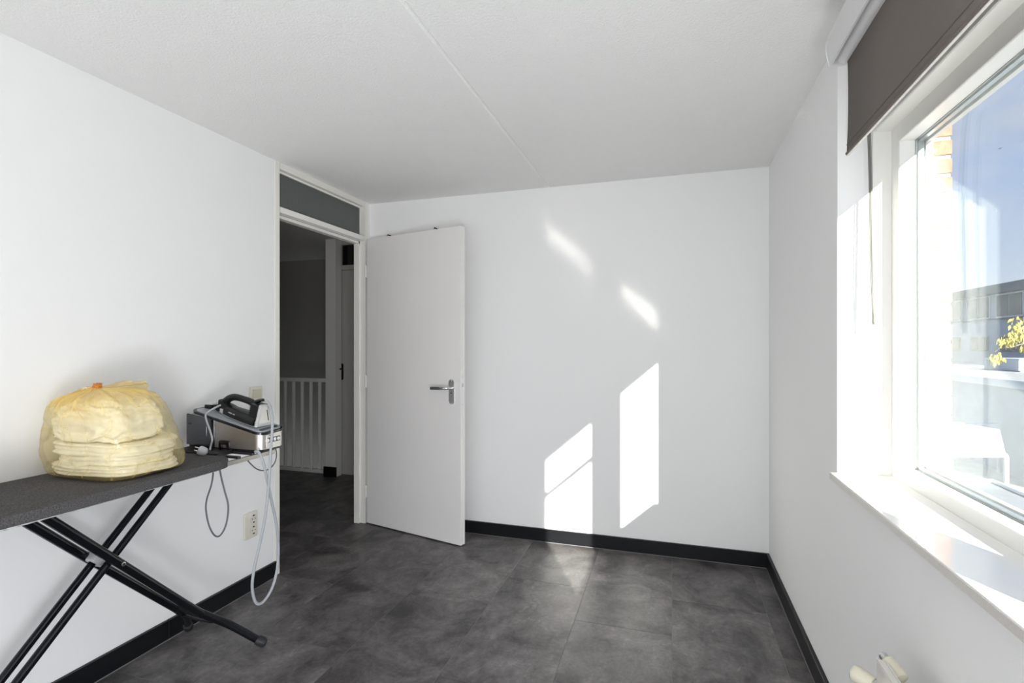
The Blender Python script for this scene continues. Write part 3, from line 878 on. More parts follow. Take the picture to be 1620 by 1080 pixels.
# ------------------------------------------------------------------ steam station and iron
M['steel'] = mat('brushed_steel', (0.68, 0.63, 0.60), 0.36, metal=1.0, noise_amt=0.04, noise_scale=80, stretch=(1, 1, 30))
M['tank'] = mat('smoked_tank_plastic', (0.075, 0.08, 0.09), 0.16, trans=0.0, coat=0.3)
M['plateblue'] = mat('pale_grey_plate', (0.34, 0.37, 0.40), 0.35)
M['gloss_black'] = mat('gloss_black_plastic', (0.008, 0.008, 0.009), 0.2)
M['satin_black'] = mat('satin_black_plastic', (0.008, 0.008, 0.009), 0.35, spec=0.35)
M['lightgrey'] = mat('light_grey_plastic', (0.56, 0.56, 0.55), 0.35)
M['silver'] = mat('silver_plastic_panel', (0.62, 0.61, 0.58), 0.35, metal=0.4)
M['white'] = mat('white_plastic', (0.80, 0.80, 0.79), 0.35)
M['hose'] = mat('grey_hose_rubber', (0.40, 0.42, 0.44), 0.5)
M['cable'] = mat('dark_grey_cable', (0.13, 0.14, 0.15), 0.5)

st = thing('steam_station', (-1.90, 1.85, 0.866), 'silver and black steam generator with smoked water tank at the board end', 'steam station')
SX0, SXM, SX1 = -2.118, -1.945, -1.688
SY0_, SY1_ = 1.772, 1.918
ZB = 0.878
def ztop(x, y=1.845): return 1.040 - 0.083 * (x + 2.08) / 0.37 + 0.04 * (y - 1.772)
def rounded_plan(x0, x1, y0, y1, rr, n=6, corners=(1, 1, 1, 1)):
    pts = []
    spec = ((x1, y1, 0, -1, -1), (x0, y1, 90, 1, -1), (x0, y0, 180, 1, 1), (x1, y0, 270, -1, 1))
    for i, (cx, cy, a0, sx, sy) in enumerate(spec):
        rc = rr if corners[i] else 0.004
        for k in range(n + 1):
            a = math.radians(a0 + 90 * k / n)
            pts.append((cx + sx * rc + rc * math.cos(a), cy + sy * rc + rc * math.sin(a)))
    return pts
def add_slab(bm, plan, zb, zt, cap_bottom=True):
    A = [bm.verts.new((p[0], p[1], zb(p[0], p[1]))) for p in plan]
    B = [bm.verts.new((p[0], p[1], zt(p[0], p[1]))) for p in plan]
    bm.faces.new(A[::-1]); bm.faces.new(B)
    n = len(plan)
    for k in range(n): bm.faces.new((A[k], A[(k + 1) % n], B[(k + 1) % n], B[k]))
def slab(name, plan, zb, zt, m, parent):
    bm = bmesh.new(); add_slab(bm, plan, zb, zt)
    return link(name, bm, m, parent, smooth='auto')
plan = rounded_plan(SXM, SX1, SY0_, SY1_, 0.036, corners=(1, 0, 0, 1))
shell = slab('steel_shell', plan, lambda x, y: ZB, lambda x, y: ztop(x, y) - 0.010, M['steel'], st)
tank = slab('water_tank', [p for p in rounded_plan(SX0 - 0.004, SXM - 0.001, SY0_ + 0.001, SY1_, 0.020, corners=(0, 1, 1, 0))], lambda x, y: ZB + 0.004, lambda x, y: ztop(x, y) - 0.010 - 0.75 * max(0, -2.085 - x), M['tank'], st)
box('tank_step', (SX0 + 0.035, SY0_ - 0.0008, ZB + 0.008), (SXM - 0.030, SY0_ + 0.002, ZB + 0.045), M['tank'], tank, bevel=0.0006)
box('tank_window', (SX0 + 0.065, SY0_ - 0.0006, ZB + 0.048), (SXM - 0.045, SY0_ + 0.002, ZB + 0.088), M['tank'], tank, bevel=0.0006)
box('level_mark', (SX0 + 0.022, SY0_ - 0.0008, ZB + 0.096), (SX0 + 0.036, SY0_ + 0.001, ZB + 0.100), M['dark'], tank)
box('tank_rib', (SXM - 0.022, SY0_ - 0.0012, ZB + 0.006), (SXM - 0.002, SY0_ + 0.002, ztop(SXM, SY0_) - 0.012), M['gloss_black'], tank, bevel=0.0008)
slab('foot', rounded_plan(SX0 + 0.004, SX1 - 0.012, SY0_ + 0.004, SY1_ - 0.004, 0.028), lambda x, y: 0.866, lambda x, y: ZB + 0.001, M['blacktray'], st)
slab('rim', rounded_plan(-2.088, SX1 + 0.002, SY0_ - 0.003, SY1_ + 0.002, 0.038), lambda x, y: ztop(x, y) - 0.012, lambda x, y: ztop(x, y) - 0.002, M['gloss_black'], st)
topp = slab('rest_plate', rounded_plan(-2.072, SX1 - 0.008, SY0_ + 0.005, SY1_ - 0.005, 0.030), lambda x, y: ztop(x, y) - 0.004, lambda x, y: ztop(x, y) + 0.001, M['plateblue'], st)
slab('rubber_bar', rounded_plan(-1.722, -1.709, SY0_ + 0.022, SY1_ - 0.022, 0.006), lambda x, y: ztop(x, y), lambda x, y: ztop(x, y) + 0.0035, M['gloss_black'], topp)
# lock lever bracket on the long side
bm = bmesh.new()
add_prism(bm, [(-1.912, 0.868), (-1.912, 0.905), (-1.905, 0.912), (-1.862, 0.912), (-1.855, 0.905), (-1.855, 0.868), (-1.867, 0.868), (-1.867, 0.896), (-1.899, 0.896), (-1.899, 0.868)], 1, SY0_ - 0.010, SY0_ + 0.002, 0.0015)
link('carry_lock', bm, M['gloss_black'], st, smooth='auto')
# front panel with its row of buttons and dial
pan = box('front_panel', (SX1 - 0.002, SY0_ + 0.030, ZB + 0.002), (SX1 + 0.0012, SY1_ - 0.034, ztop(SX1, SY0_) - 0.013), M['silver'], st, bevel=0.0005)
strip = box('button_strip', (SX1 + 0.001, SY0_ + 0.036, ZB + 0.026), (SX1 + 0.0026, SY1_ - 0.036, ZB + 0.048), M['gloss_black'], st, bevel=0.0006)
for k in range(3):
    yy = SY0_ + 0.056 + 0.0215 * k
    bm = bmesh.new(); add_prism(bm, round_rect(yy - 0.0078, ZB + 0.0295, yy + 0.0078, ZB + 0.0445, 0.0055, 4), 0, SX1 + 0.002, SX1 + 0.0048, 0.0008)
    link('button', bm, M['white'], strip, smooth='auto')
lathe('dial_button', [(0, 0.009), (0.004, 0.009), (0.0048, 0.007)], (SX1 + 0.0008, SY0_ + 0.034, ZB + 0.037), (1, -0.15, 0), M['white'], st, 18)
box('printed_mark', (SX1 + 0.0011, SY0_ + 0.045, ZB + 0.056), (SX1 + 0.0016, SY0_ + 0.055, ZB + 0.060), M['cable'], st)
# front latch for the iron at the tank end
box('nose_clip', (-2.072, SY0_ + 0.060, ztop(-2.05)), (-2.028, SY0_ + 0.115, ztop(-2.05) + 0.020), M['gloss_black'], st, bevel=0.004, seg=2)
box('clip_cap', (-2.070, SY0_ + 0.063, ztop(-2.05) + 0.0195), (-2.027, SY0_ + 0.112, ztop(-2.05) + 0.028), M['lightgrey'], st, bevel=0.002, seg=2)

# picture-measured anchors turned into places in the room (a ray met with a plane at a known depth)
fw = Vector((-math.sin(YAW), math.cos(YAW), 0)); rt = Vector((math.cos(YAW), math.sin(YAW), 0))
def at(u, v, x=None, y=None, z=None):
    r = fw + rt * ((u - 810) / F_PX) + Vector((0, 0, -(v - 545) / F_PX))
    if x is not None: t = x / r.x
    elif y is not None: t = y / r.y
    else: t = (z - EYE) / r.z
    return Vector((0, 0, EYE)) + r * t

# steam hose: leaves the station low at the front and comes up to the iron
hose_px = [(404, 714, -1.70), (410, 716, -1.672), (416, 730, -1.655), (421, 750, -1.650), (428, 785, -1.650), (436, 822, -1.650), (440, 855, -1.650), (440, 885, -1.650), (436, 912, -1.652), (428, 935, -1.655), (417, 951, -1.66), (408, 955, -1.665), (402, 947, -1.665), (399, 925, -1.660), (403, 895, -1.655), (411, 860, -1.650), (419, 820, -1.642), (424, 780, -1.637), (427, 740, -1.635), (428, 715, -1.635), (430, 690, -1.640), (431, 665, -1.652), (429, 650, -1.672), (426, 640, -1.695), (421, 634, -1.72), (415, 632.5, -1.745)]
tube('steam_hose', [at(u, v, x=x) for u, v, x in hose_px], 0.0058, M['hose'], st, 12, 5)
# mains cable: from under the station, a loose loop below the board end, over the board and to the plug
tube('mains_cable', [at(433, 702, y=1.90), at(437, 714, y=1.89), at(436, 728, y=1.88), at(429, 739, y=1.87), at(419, 744, y=1.86), at(407, 742, y=1.85), at(396, 733, y=1.84), at(389, 724, y=1.84)], 0.0030, M['cable'], st, 8, 5)
tube('loop_cable', [at(346, 726, y=1.683), at(349, 750, y=1.70), at(355, 775, y=1.70), at(361, 800, y=1.70), at(358, 828, y=1.70), at(349, 846, y=1.70), at(340, 847, y=1.70), at(331, 832, y=1.70), at(326, 808, y=1.70), at(327, 790, y=1.70), at(334, 768, y=1.70), at(337, 750, y=1.70), at(337, 733, y=1.70)], 0.0034, M['cable'], st, 8, 5)
tube('iron_cord', [at(349, 640.5, y=1.815), at(340, 645, y=1.79), at(331, 650, y=1.772), at(325.5, 656, y=1.760), at(327, 666, y=1.757), at(332, 680, y=1.756), at(335.5, 695, y=1.753), at(332.5, 710, y=1.745), at(334, 718, y=1.72), at(338, 724, y=1.690)], 0.0042, M['hose'], st, 10, 5)
# plug lying on the board end
plug_c = at(321, 713.5, y=1.66)
pl = lathe('mains_plug', [(-0.018, 0.006), (-0.014, 0.014), (-0.004, 0.0185), (0.010, 0.0195), (0.016, 0.0175), (0.017, 0.014)], plug_c, (-0.75, -0.45, 0.35), M['greyplastic'], st, 20)
M['plug'] = mat('pale_grey_plug_plastic', (0.50, 0.51, 0.53), 0.4)
pl.data.materials[0] = M['plug']
pd = Vector((-0.75, -0.45, 0.35)).normalized(); pu = pd.cross(Vector((0, 0, 1))).normalized(); pv = pd.cross(pu)
for s in (-1, 1):
    c0 = plug_c + (pu * 0.5 + pv * 0.85).normalized() * (0.0095 * s)
    tube('pin', [c0 + pd * 0.015, c0 + pd * 0.034], 0.0024, M['chrome'], pl, 8)

# the iron itself, nose to the tank, heel to the front, tilted with the plate
iron = thing('steam_iron', (-1.84, 1.845, ztop(-1.84)), 'black steam iron with looped handle resting on the silver steam station', 'iron')
IX0, IX1, IYC = -2.004, -1.750, 1.845
def iz(x, h): return ztop(x) + 0.0035 + h
def half_w(t):      # half width of the sole, t from nose 0 to heel 1
    return 0.052 * (1 - (1 - min(1, t * 1.06)) ** 2.1) ** 0.75 + 0.0008
def loft(name, xs, sec, m, parent):
    bm = bmesh.new()
    rings = [[bm.verts.new(p) for p in sec(x)] for x in xs]
    n = len(rings[0])
    for a, b in zip(rings, rings[1:]):
        for k in range(n): bm.faces.new((a[k], a[(k + 1) % n], b[(k + 1) % n], b[k]))
    bm.faces.new(rings[0][::-1]); bm.faces.new(rings[-1])
    return link(name, bm, m, parent, smooth='auto')
def xs_(a, b, n): return [a + (b - a) * (k / n) for k in range(n + 1)]
def sole_sec(x):
    t = (x - IX0) / (IX1 - IX0); w_ = half_w(t)
    return [(x, IYC - w_, iz(x, 0)), (x, IYC + w_, iz(x, 0)), (x, IYC + w_, iz(x, 0.004)), (x, IYC - w_, iz(x, 0.004))]
loft('sole_plate', xs_(IX0, IX1, 18), sole_sec, M['alu'], iron)
def body_sec(x):
    t = (x - IX0) / (IX1 - IX0); w_ = half_w(t) * 0.95
    hgt = 0.012 + 0.028 * min(1, t / 0.30) ** 0.8 - 0.004 * max(0, t - 0.5)
    pts = []
    for k in range(13):
        a = math.pi * k / 12
        pts.append((x, IYC - w_ * math.copysign(abs(math.cos(a)) ** 0.7, math.cos(a)), iz(x, 0.004 + hgt * math.sin(a) ** 0.75)))
    return pts
loft('body', xs_(IX0 + 0.004, IX1 - 0.006, 20), body_sec, M['satin_black'], iron)
# silver flash near the nose
loft('nose_trim', xs_(IX0 + 0.030, IX0 + 0.056, 5), lambda x: [(p[0], IYC + (p[1] - IYC) * 1.03, p[2] + 0.0008) for p in body_sec(x)], M['lightgrey'], iron)
# handle: rises from the front, runs back over the hand hole and down into the heel (outline read off the photo)
hp3 = catmull([at(u, v, y=IYC) for u, v in ((347, 647.5), (352, 640.5), (358.5, 633.5), (365, 629.2), (373, 628), (385, 631), (396, 635), (402, 639.5), (403.5, 646), (402, 655), (399, 664))], 5)
nh = len(hp3)
rw = [0.0195 - 0.006 * math.sin(math.pi * k / (nh - 1)) for k in range(nh)]
bm = bmesh.new(); add_tube(bm, hp3, rw, 14, ry=[0.0145 + 0.005 * abs(2 * k / (nh - 1) - 1) for k in range(nh)])
link('handle', bm, M['satin_black'], iron, smooth='auto')
# upper deck under the hand, closing the body towards the handle roots
def deck_sec(x):
    t = (x - IX0 - 0.02) / (IX1 - 0.01 - IX0 - 0.02)
    w_ = 0.018 + 0.016 * t
    h0, h1 = 0.024, 0.040 + 0.016 * max(0, 1 - t / 0.35) + 0.052 * min(1, max(0, (t - 0.84) / 0.06))
    return [(x, IYC - w_ * 1.2, iz(x, h0)), (x, IYC - w_, iz(x, h1)), (x, IYC - w_ * 0.4, iz(x, h1 + 0.004)), (x, IYC + w_ * 0.4, iz(x, h1 + 0.004)), (x, IYC + w_, iz(x, h1)), (x, IYC + w_ * 1.2, iz(x, h0))]
loft('deck', xs_(IX0 + 0.022, IX1 + 0.002, 28), deck_sec, M['satin_black'], iron)
# heel: light grey frame tapering upwards with a recessed middle
HX = -1.737
heel = [(IYC - 0.047, 0.000), (IYC + 0.047, 0.000), (IYC + 0.043, 0.018), (IYC + 0.022, 0.092), (IYC + 0.014, 0.096), (IYC - 0.014, 0.096), (IYC - 0.022, 0.092), (IYC - 0.043, 0.018)]
bm = bmesh.new()
add_prism(bm, [(p[0], iz(HX, p[1])) for p in heel], 0, HX - 0.014, HX, 0.004, 2)
for v in bm.verts: v.co.z += -0.22 * (v.co.x - HX)
hl = link('heel', bm, M['lightgrey'], iron, smooth='auto')
bm = bmesh.new()
add_prism(bm, [(IYC + (p[0] - IYC) * 0.66, iz(HX, 0.014 + p[1] * 0.76)) for p in heel], 0, HX - 0.001, HX + 0.0015, 0.001, 1)
hr = link('heel_recess', bm, M['silver'], hl, smooth='auto')
tube('heel_slot', [(HX + 0.002, IYC + 0.020, iz(HX, 0.024)), (HX + 0.002, IYC + 0.012, iz(HX, 0.072))], 0.0018, M['dark'], hl, 6)
tube('hose_sleeve', [at(403, 637, y=IYC), at(408, 634.5, y=IYC), at(413, 632.5, y=1.835), at(416, 632.5, y=1.825)], [0.011, 0.010, 0.008, 0.0072], M['gloss_black'], iron, 12)
# small pale maker's print on the flank: too small to read in the photo, two short strokes
M['print'] = mat('pale_print', (0.45, 0.43, 0.36), 0.5)
for xa, xb_ in ((-1.905, -1.880), (-1.874, -1.862)):
    bm = bmesh.new()
    vs = []
    for x in (xa, xb_):
        t = (x - IX0) / (IX1 - IX0); w_ = half_w(t) * 0.95
        for h in (0.0215, 0.0255):
            a = math.asin(min(1, ((h - 0.004) / (0.040)) ** (1 / 0.75)))
            vs.append(bm.verts.new((x, IYC - w_ * math.cos(a) ** 0.7 - 0.0012, iz(x, h))))
    bm.faces.new((vs[0], vs[2], vs[3], vs[1]))
    o = link('printed_mark', bm, M['print'], iron)
    s_ = o.modifiers.new('thickness', 'SOLIDIFY'); s_.thickness = 0.0006; s_.offset = 0

# ------------------------------------------------------------------ yellow bag of folded curtains on the board
M['cloth'] = mat('cream_white_cloth', (0.86, 0.835, 0.765), 0.9, noise_amt=0.06, noise_scale=40, bump=0.3, bump_scale=90, bump_dist=0.004)
M['film'] = film_material('yellow_bag_film', (0.98, 0.78, 0.32), (1.0, 0.972, 0.865), 0.11, 14)
M['knot'] = film_material('orange_bag_tie', (0.95, 0.42, 0.08), (1.0, 0.70, 0.30), 0.75, 60)
M['filmthick'] = film_material('gathered_yellow_film', (0.95, 0.68, 0.20), (1.0, 0.90, 0.60), 0.34)
BX, BYc = -1.945, 1.354

def folded_cloth(z0, z1, ax, ay, cx, cy, plies, rot, label):
    """a folded length of cloth: rounded plies whose edges show as ridges on the sides"""
    bm = bmesh.new()
    nz, ns = plies * 5, 64
    rings = []
    for i in range(nz + 1):
        f = i / nz
        ply = abs(math.sin(math.pi * f * plies))
        inset = 0.008 * (1 - ply ** 0.55)
        edge = 0.012 * (max(0, 1 - f / 0.12) ** 2 + max(0, 1 - (1 - f) / 0.12) ** 2)
        ring = []
        pid = int(f * plies * 0.999)
        for k in range(ns):
            a = 2 * math.pi * k / ns
            c_, s_ = math.cos(a), math.sin(a)
            n = 3.4
            rr = (abs(c_) ** n + abs(s_) ** n) ** (-1 / n)
            jit = 0.012 * noise.noise(Vector((c_ * 1.5 + pid * 3.1, s_ * 1.5, z0 * 40 + pid))) - 0.004 + 0.004 * noise.noise(Vector((c_ * 6, s_ * 6, f * 7 + z0 * 30)))
            x = (ax - inset - edge + jit) * rr * c_
            y_ = (ay - inset - edge + jit) * rr * s_
            zz = z0 + (z1 - z0) * f + 0.010 * noise.noise(Vector((c_ * 1.3, s_ * 1.3, z0 * 20))) * (1 if 0.05 < f else 0.2)
            X = cx + x * math.cos(rot) - y_ * math.sin(rot); Y = cy + x * math.sin(rot) + y_ * math.cos(rot)
            ring.append(bm.verts.new((X, Y, zz)))
        rings.append(ring)
    for a, b in zip(rings, rings[1:]):
        for k in range(ns): bm.faces.new((a[k], a[(k + 1) % ns], b[(k + 1) % ns], b[k]))
    bm.faces.new(rings[0][::-1]); bm.faces.new(rings[-1])
    o = link('folded_curtain', bm, M['cloth'], smooth=True)
    tag(o, label, 'curtain', 'folded curtains in the yellow bag')
    return o
folded_cloth(0.882, 0.918, 0.190, 0.140, BX + 0.004, BYc, 3, 0.03, 'cream folded curtain at the bottom of the stack in the yellow bag')
folded_cloth(0.915, 0.951, 0.188, 0.133, BX + 0.003, BYc + 0.002, 2, -0.06, 'cream folded curtain second from the bottom in the yellow bag')
folded_cloth(0.948, 0.995, 0.190, 0.135, BX + 0.002, BYc - 0.002, 3, 0.05, 'cream folded curtain under the crumpled one in the yellow bag')
# crumpled one on top: a loosely bunched length whose drapes sag over the stack
bm = bmesh.new()
bmesh.ops.create_icosphere(bm, subdivisions=6, radius=1)
for v in bm.verts:
    d = v.co.normalized()
    q3 = Vector((d.x * 1.1, d.y * 1.1, d.z * 2.6))
    n1 = noise.fractal(q3 * 1.3 + Vector((3, 1, 4)), 0.9, 2.0, 4)
    rg = 1 - 2 * abs(noise.noise(Vector((d.x * 1.8 + d.z * 1.6, d.y * 1.8 - d.z * 1.1, d.z * 3.2)) + Vector((9, 2, 5))))
    k = 1 + 0.07 * n1 + 0.07 * rg
    ex = 0.55
    sx = abs(d.x) ** ex * math.copysign(1, d.x); sy = abs(d.y) ** ex * math.copysign(1, d.y)
    sz = abs(d.z) ** 0.75 * math.copysign(1, d.z)
    wide = 1.0 - 0.22 * max(0, d.z) ** 1.4
    sag = 0.030 * noise.noise(Vector((d.x * 2.1, d.y * 2.1, 3.3))) - 0.012
    zz = 1.050 + (0.100 * sz * k if d.z > 0 else 0.060 * sz) + (sag * min(1, -d.z * 3) if d.z < 0 else 0)
    if math.hypot(sx, sy) < 1.05: zz = max(zz, 1.000)
    ysc = 0.125 if d.y < 0 else 0.090
    xsc = 0.178 if d.x < 0 else 0.150
    v.co = Vector((BX + 0.004 + xsc * sx * k * wide, BYc - 0.006 + ysc * sy * k * wide, max(zz, 0.972)))
cr_ = link('crumpled_curtain', bm, M['cloth'], smooth=True)
tag(cr_, 'crumpled cream curtain on top of the stack in the yellow bag', 'curtain', 'folded curtains in the yellow bag')

bag = thing('plastic_bag', (BX, BYc, 0.872), 'tied translucent yellow plastic bag full of folded cloth on the board', 'bag')
KN = at(154, 614, y=1.285)
bm = bmesh.new()
NS = 160
prof = []   # (height fraction, radial scale, pull to the knot)
side = [(0.872, 0.0), (0.8725, 0.35), (0.873, 0.72), (0.876, 0.90), (0.884, 0.965), (0.900, 1.0), (0.925, 1.015), (0.955, 1.02), (0.985, 1.02), (1.015, 1.015), (1.045, 1.0), (1.075, 0.975), (1.100, 0.94), (1.122, 0.88), (1.140, 0.78), (1.152, 0.64), (1.162, 0.48), (1.170, 0.32), (1.177, 0.18), (1.183, 0.08), (KN.z, 0.035)]
side2 = []
for (za, ra_), (zb, rb_) in zip(side, side[1:]):
    for k in range(4): side2.append((za + (zb - za) * k / 4, ra_ + (rb_ - ra_) * k / 4))
side2.append(side[-1])
rings = []; dens = []
for i, (z, rs) in enumerate(side2):
    ring = []
    up = max(0.0, min(1.0, (z - 1.05) / (KN.z - 1.05)))
    pull = up ** 1.6
    for k in range(NS):
        a = 2 * math.pi * k / NS
        c_, s_ = math.cos(a), math.sin(a)
        n = 4.6 - 2.2 * up
        rr = (abs(c_) ** n + abs(s_) ** n) ** (-1 / n)
        tap = max(0.0, min(1.0, (z - 0.90) / 0.20))
        x = (0.200 - (0.030 * tap if c_ > 0 else 0)) * rr * c_ * rs; yy = (0.150 - (0.055 * tap if s_ > 0 else 0)) * rr * s_ * rs
        # folds radiating from the tie, broad creases lower down
        pleat = math.sin(a * 17 + 2.2 * noise.noise(Vector((c_ * 2, s_ * 2, 1.0)))) * 0.010 * up * (1 - up) * 3.2
        p3 = Vector((c_ * 1.8, s_ * 1.8, z * 9))
        crease = 0.013 * noise.noise(p3) + 0.007 * (1 - 2 * abs(noise.noise(p3 * 2.3 + Vector((7, 7, 7)))))
        crease *= max(0.12, min(1.0, (z - 0.89) / 0.06))
        hump = 0.0
        if z > 1.06:
            hump = 0.035 * up * (1 - up) * 3 * max(0, c_ * 0.8 + s_ * 0.5) * 1.2
        X = BX + x + (KN.x - BX) * pull + c_ * (crease * (0.4 + 0.6 * min(1, rs)))
        Y = BYc + yy + (KN.y - BYc) * pull + s_ * (crease * (0.4 + 0.6 * min(1, rs)))
        Z = z + hump + pleat - (0.012 * up * (1 - up) * 2 if c_ < -0.2 else 0)
        if z < 0.90: Z = max(0.8712, Z)
        X = max(X, XL + 0.012)
        ring.append(bm.verts.new((X, Y, Z)))
        dens.append(min(1.0, up ** 1.7 * 0.75 + 0.6 * up * max(0, math.sin(a * 17 + 2.2 * noise.noise(Vector((c_ * 2, s_ * 2, 1.0))))) ** 3
                        + 0.16 * max(0, (0.905 - Z) / 0.035) * (1 if rs > 0.9 else 0)
                        + 0.45 * max(0, 1 - 7 * abs(noise.noise(p3 * 1.6 + Vector((3, 8, 1)))))))
    rings.append(ring)
for a, b in zip(rings, rings[1:]):
    for k in range(NS): bm.faces.new((a[k], a[(k + 1) % NS], b[(k + 1) % NS], b[k]))
bm.verts.index_update()
film = link('bag_film', bm, M['film'], bag, smooth=True)
ga = film.data.attributes.new('gather', 'FLOAT', 'POINT')
ga.data.foreach_set('value', dens)
# tie and the two loose ears
bm = bmesh.new()
bmesh.ops.create_icosphere(bm, subdivisions=3, radius=1)
for v in bm.verts:
    d = v.co.normalized()
    k = 1 + 0.75 * noise.noise(d * 3.4)
    v.co = KN + Vector((d.x * 0.015 * k + d.z * 0.006, d.y * 0.012 * k, d.z * 0.012 * k + 0.006))
tie = link('tie_knot', bm, M['knot'], bag, smooth=True)
tube('tie_end', [KN + Vector((0, 0, 0.004)), KN + Vector((-0.018, -0.004, -0.002)), KN + Vector((-0.032, -0.008, -0.006))], [0.006, 0.005, 0.002], M['knot'], tie, 8, 4)
def ear(name, base, tips, flute):
    bm = bmesh.new()
    R, Cn = 8, 30
    grid = []
    for i in range(R + 1):
        f = i / R
        row = []
        for k in range(Cn + 1):
            g = k / Cn
            tp = catmull(tips, 10)
            tgt = tp[min(len(tp) - 1, int(g * (len(tp) - 1)))]
            p = Vector(base) * (1 - f) + tgt * f
            p += Vector((0.2, 1, 0.4)) * (flute * math.sin(g * 26) * f ** 0.8 + 0.012 * f * noise.noise(Vector((g * 5, f * 3, 2))))
            row.append(bm.verts.new(p))
        grid.append(row)
    for a, b in zip(grid, grid[1:]):
        for k in range(Cn): bm.faces.new((a[k], a[k + 1], b[k + 1], b[k]))
    o = link(name, bm, M['filmthick'], bag, smooth=True)
    return o
ear('ear', KN + Vector((0.004, 0, 0.002)), [at(172, 609, y=1.30), at(190, 603, y=1.33), at(215, 602, y=1.37), at(231, 603, y=1.40), at(232, 612, y=1.41), at(250, 626, y=1.42)], 0.006)
ear('ear', KN + Vector((-0.004, 0, 0.0)), [at(138, 611, y=1.262), at(120, 618, y=1.238), at(98, 629, y=1.222), at(74, 641, y=1.212), at(90, 645, y=1.196), at(116, 636, y=1.20)], 0.004)

# ------------------------------------------------------------------ outside
M['outwall'] = mat('grey_blue_cladding', (0.36, 0.40, 0.46), 0.8, noise_amt=0.08, noise_scale=2)
M['outdark'] = mat('dark_fascia', (0.10, 0.12, 0.14), 0.7)
M['outframe'] = mat('pale_frame_paint', (0.55, 0.58, 0.60), 0.6)
M['outglass'] = mat('far_window_glass', (0.05, 0.06, 0.07), 0.08)
M['outbrown'] = mat('brown_panel', (0.20, 0.16, 0.14), 0.7)
M['paving'] = mat('pale_concrete_paving', (0.42, 0.42, 0.41), 0.9, noise_amt=0.15, noise_scale=1.5)
M['gravel'] = mat('pale_roof_gravel', (0.40, 0.40, 0.39), 0.95, noise_amt=0.2, noise_scale=6)
M['leaf'] = mat('yellow_autumn_leaf', (0.48, 0.42, 0.09), 0.6, noise_amt=0.3, noise_scale=9)
M['bark'] = mat('pale_bark', (0.25, 0.22, 0.18), 0.9)
M['bitumen'] = mat('grey_roof_felt', (0.30, 0.31, 0.32), 0.9, noise_amt=0.12, noise_scale=4)
M['canopy'] = mat('white_canopy_sheet', (0.62, 0.63, 0.64), 0.5)

struct(box('floor_outside', (0.9, -20, -2.80), (80, 120, -2.70), M['paving']))
FX = 19.4
apt = thing('apartment_block', (FX, 40, -2.70), 'grey flat-roofed building far outside the window', 'building')
box('wall', (FX, 26, -2.70), (FX + 8, 75, 4.55), M['outwall'], apt)
box('fascia', (FX - 0.5, 25.6, 4.50), (FX + 8.2, 75.2, 5.02), M['outdark'], apt)
for yy in range(0, 14):
    y0 = 27.0 + yy * 3.3
    wf = box('window', (FX - 0.06, y0, 3.0), (FX + 0.05, y0 + 2.6, 4.45), M['outframe'], apt)
    for q in range(2):
        box('pane', (FX - 0.08, y0 + 0.08 + q * 1.27, 3.08), (FX - 0.04, y0 + 1.27 + q * 1.25, 4.38), M['outglass'], wf)
    wf = box('window', (FX - 0.06, y0 + 0.2, 0.92), (FX + 0.05, y0 + 2.2, 1.86), M['outbrown'], apt)
    for q in range(2):
        box('pane', (FX - 0.08, y0 + 0.28 + q * 0.97, 1.0), (FX - 0.04, y0 + 1.16 + q * 0.97, 1.80), M['outglass'], wf)
box('cornice', (FX - 0.12, 26, 2.88), (FX + 0.02, 75, 2.98), M['outdark'], apt)

annex = thing('flat_annex', (13.5, 30, -2.70), 'pale low flat-roofed annex in front of the grey building', 'building')
box('wall', (10.0, 17.0, -2.70), (18.0, 60, 0.10), M['outwall'], annex)
box('roof', (9.85, 16.8, 0.10), (18.15, 60.2, 0.22), M['gravel'], annex)
box('roof_edge', (9.80, 16.75, 0.02), (9.92, 60.2, 0.26), M['outframe'], annex)
box('roof_box', (13.5, 26.0, 0.22), (15.0, 28.5, 0.75), M['outframe'], annex, bevel=0.05)

# canopy of three sheets on posts, above the paving
can = thing('terrace_canopy', (6.6, 13.5, -2.70), 'white sheet canopy on posts in the sunlit court outside', 'canopy')
q = [at(1500, 672, z=-1.2), at(1580, 672, z=-1.2), at(1592, 722, z=-1.2), at(1504, 722, z=-1.2)]
for k in range(3):
    a0, a1 = k / 3 + 0.004, (k + 1) / 3 - 0.004
    top_a, top_b = q[0].lerp(q[1], a0), q[0].lerp(q[1], a1)
    bot_a, bot_b = q[3].lerp(q[2], a0), q[3].lerp(q[2], a1)
    bm = bmesh.new()
    A = [bm.verts.new(p) for p in (top_a, top_b, bot_b, bot_a)]
    B = [bm.verts.new(p + Vector((0, 0, 0.04))) for p in (top_a, top_b, bot_b, bot_a)]
    bm.faces.new(A[::-1]); bm.faces.new(B)
    for i in range(4): bm.faces.new((A[i], A[(i + 1) % 4], B[(i + 1) % 4], B[i]))
    link('sheet', bm, M['canopy'], can)
tube('edge_beam', [q[0] + Vector((0, 0, 0.03)), q[1] + Vector((0, 0, 0.03))], 0.06, M['outframe'], can, 8)
tube('edge_beam', [q[3] + Vector((0, 0, 0.03)), q[2] + Vector((0, 0, 0.03))], 0.05, M['outframe'], can, 8)
for p in q:
    tube('post', [p, Vector((p.x, p.y, -2.70))], 0.05, M['outframe'], can, 8)

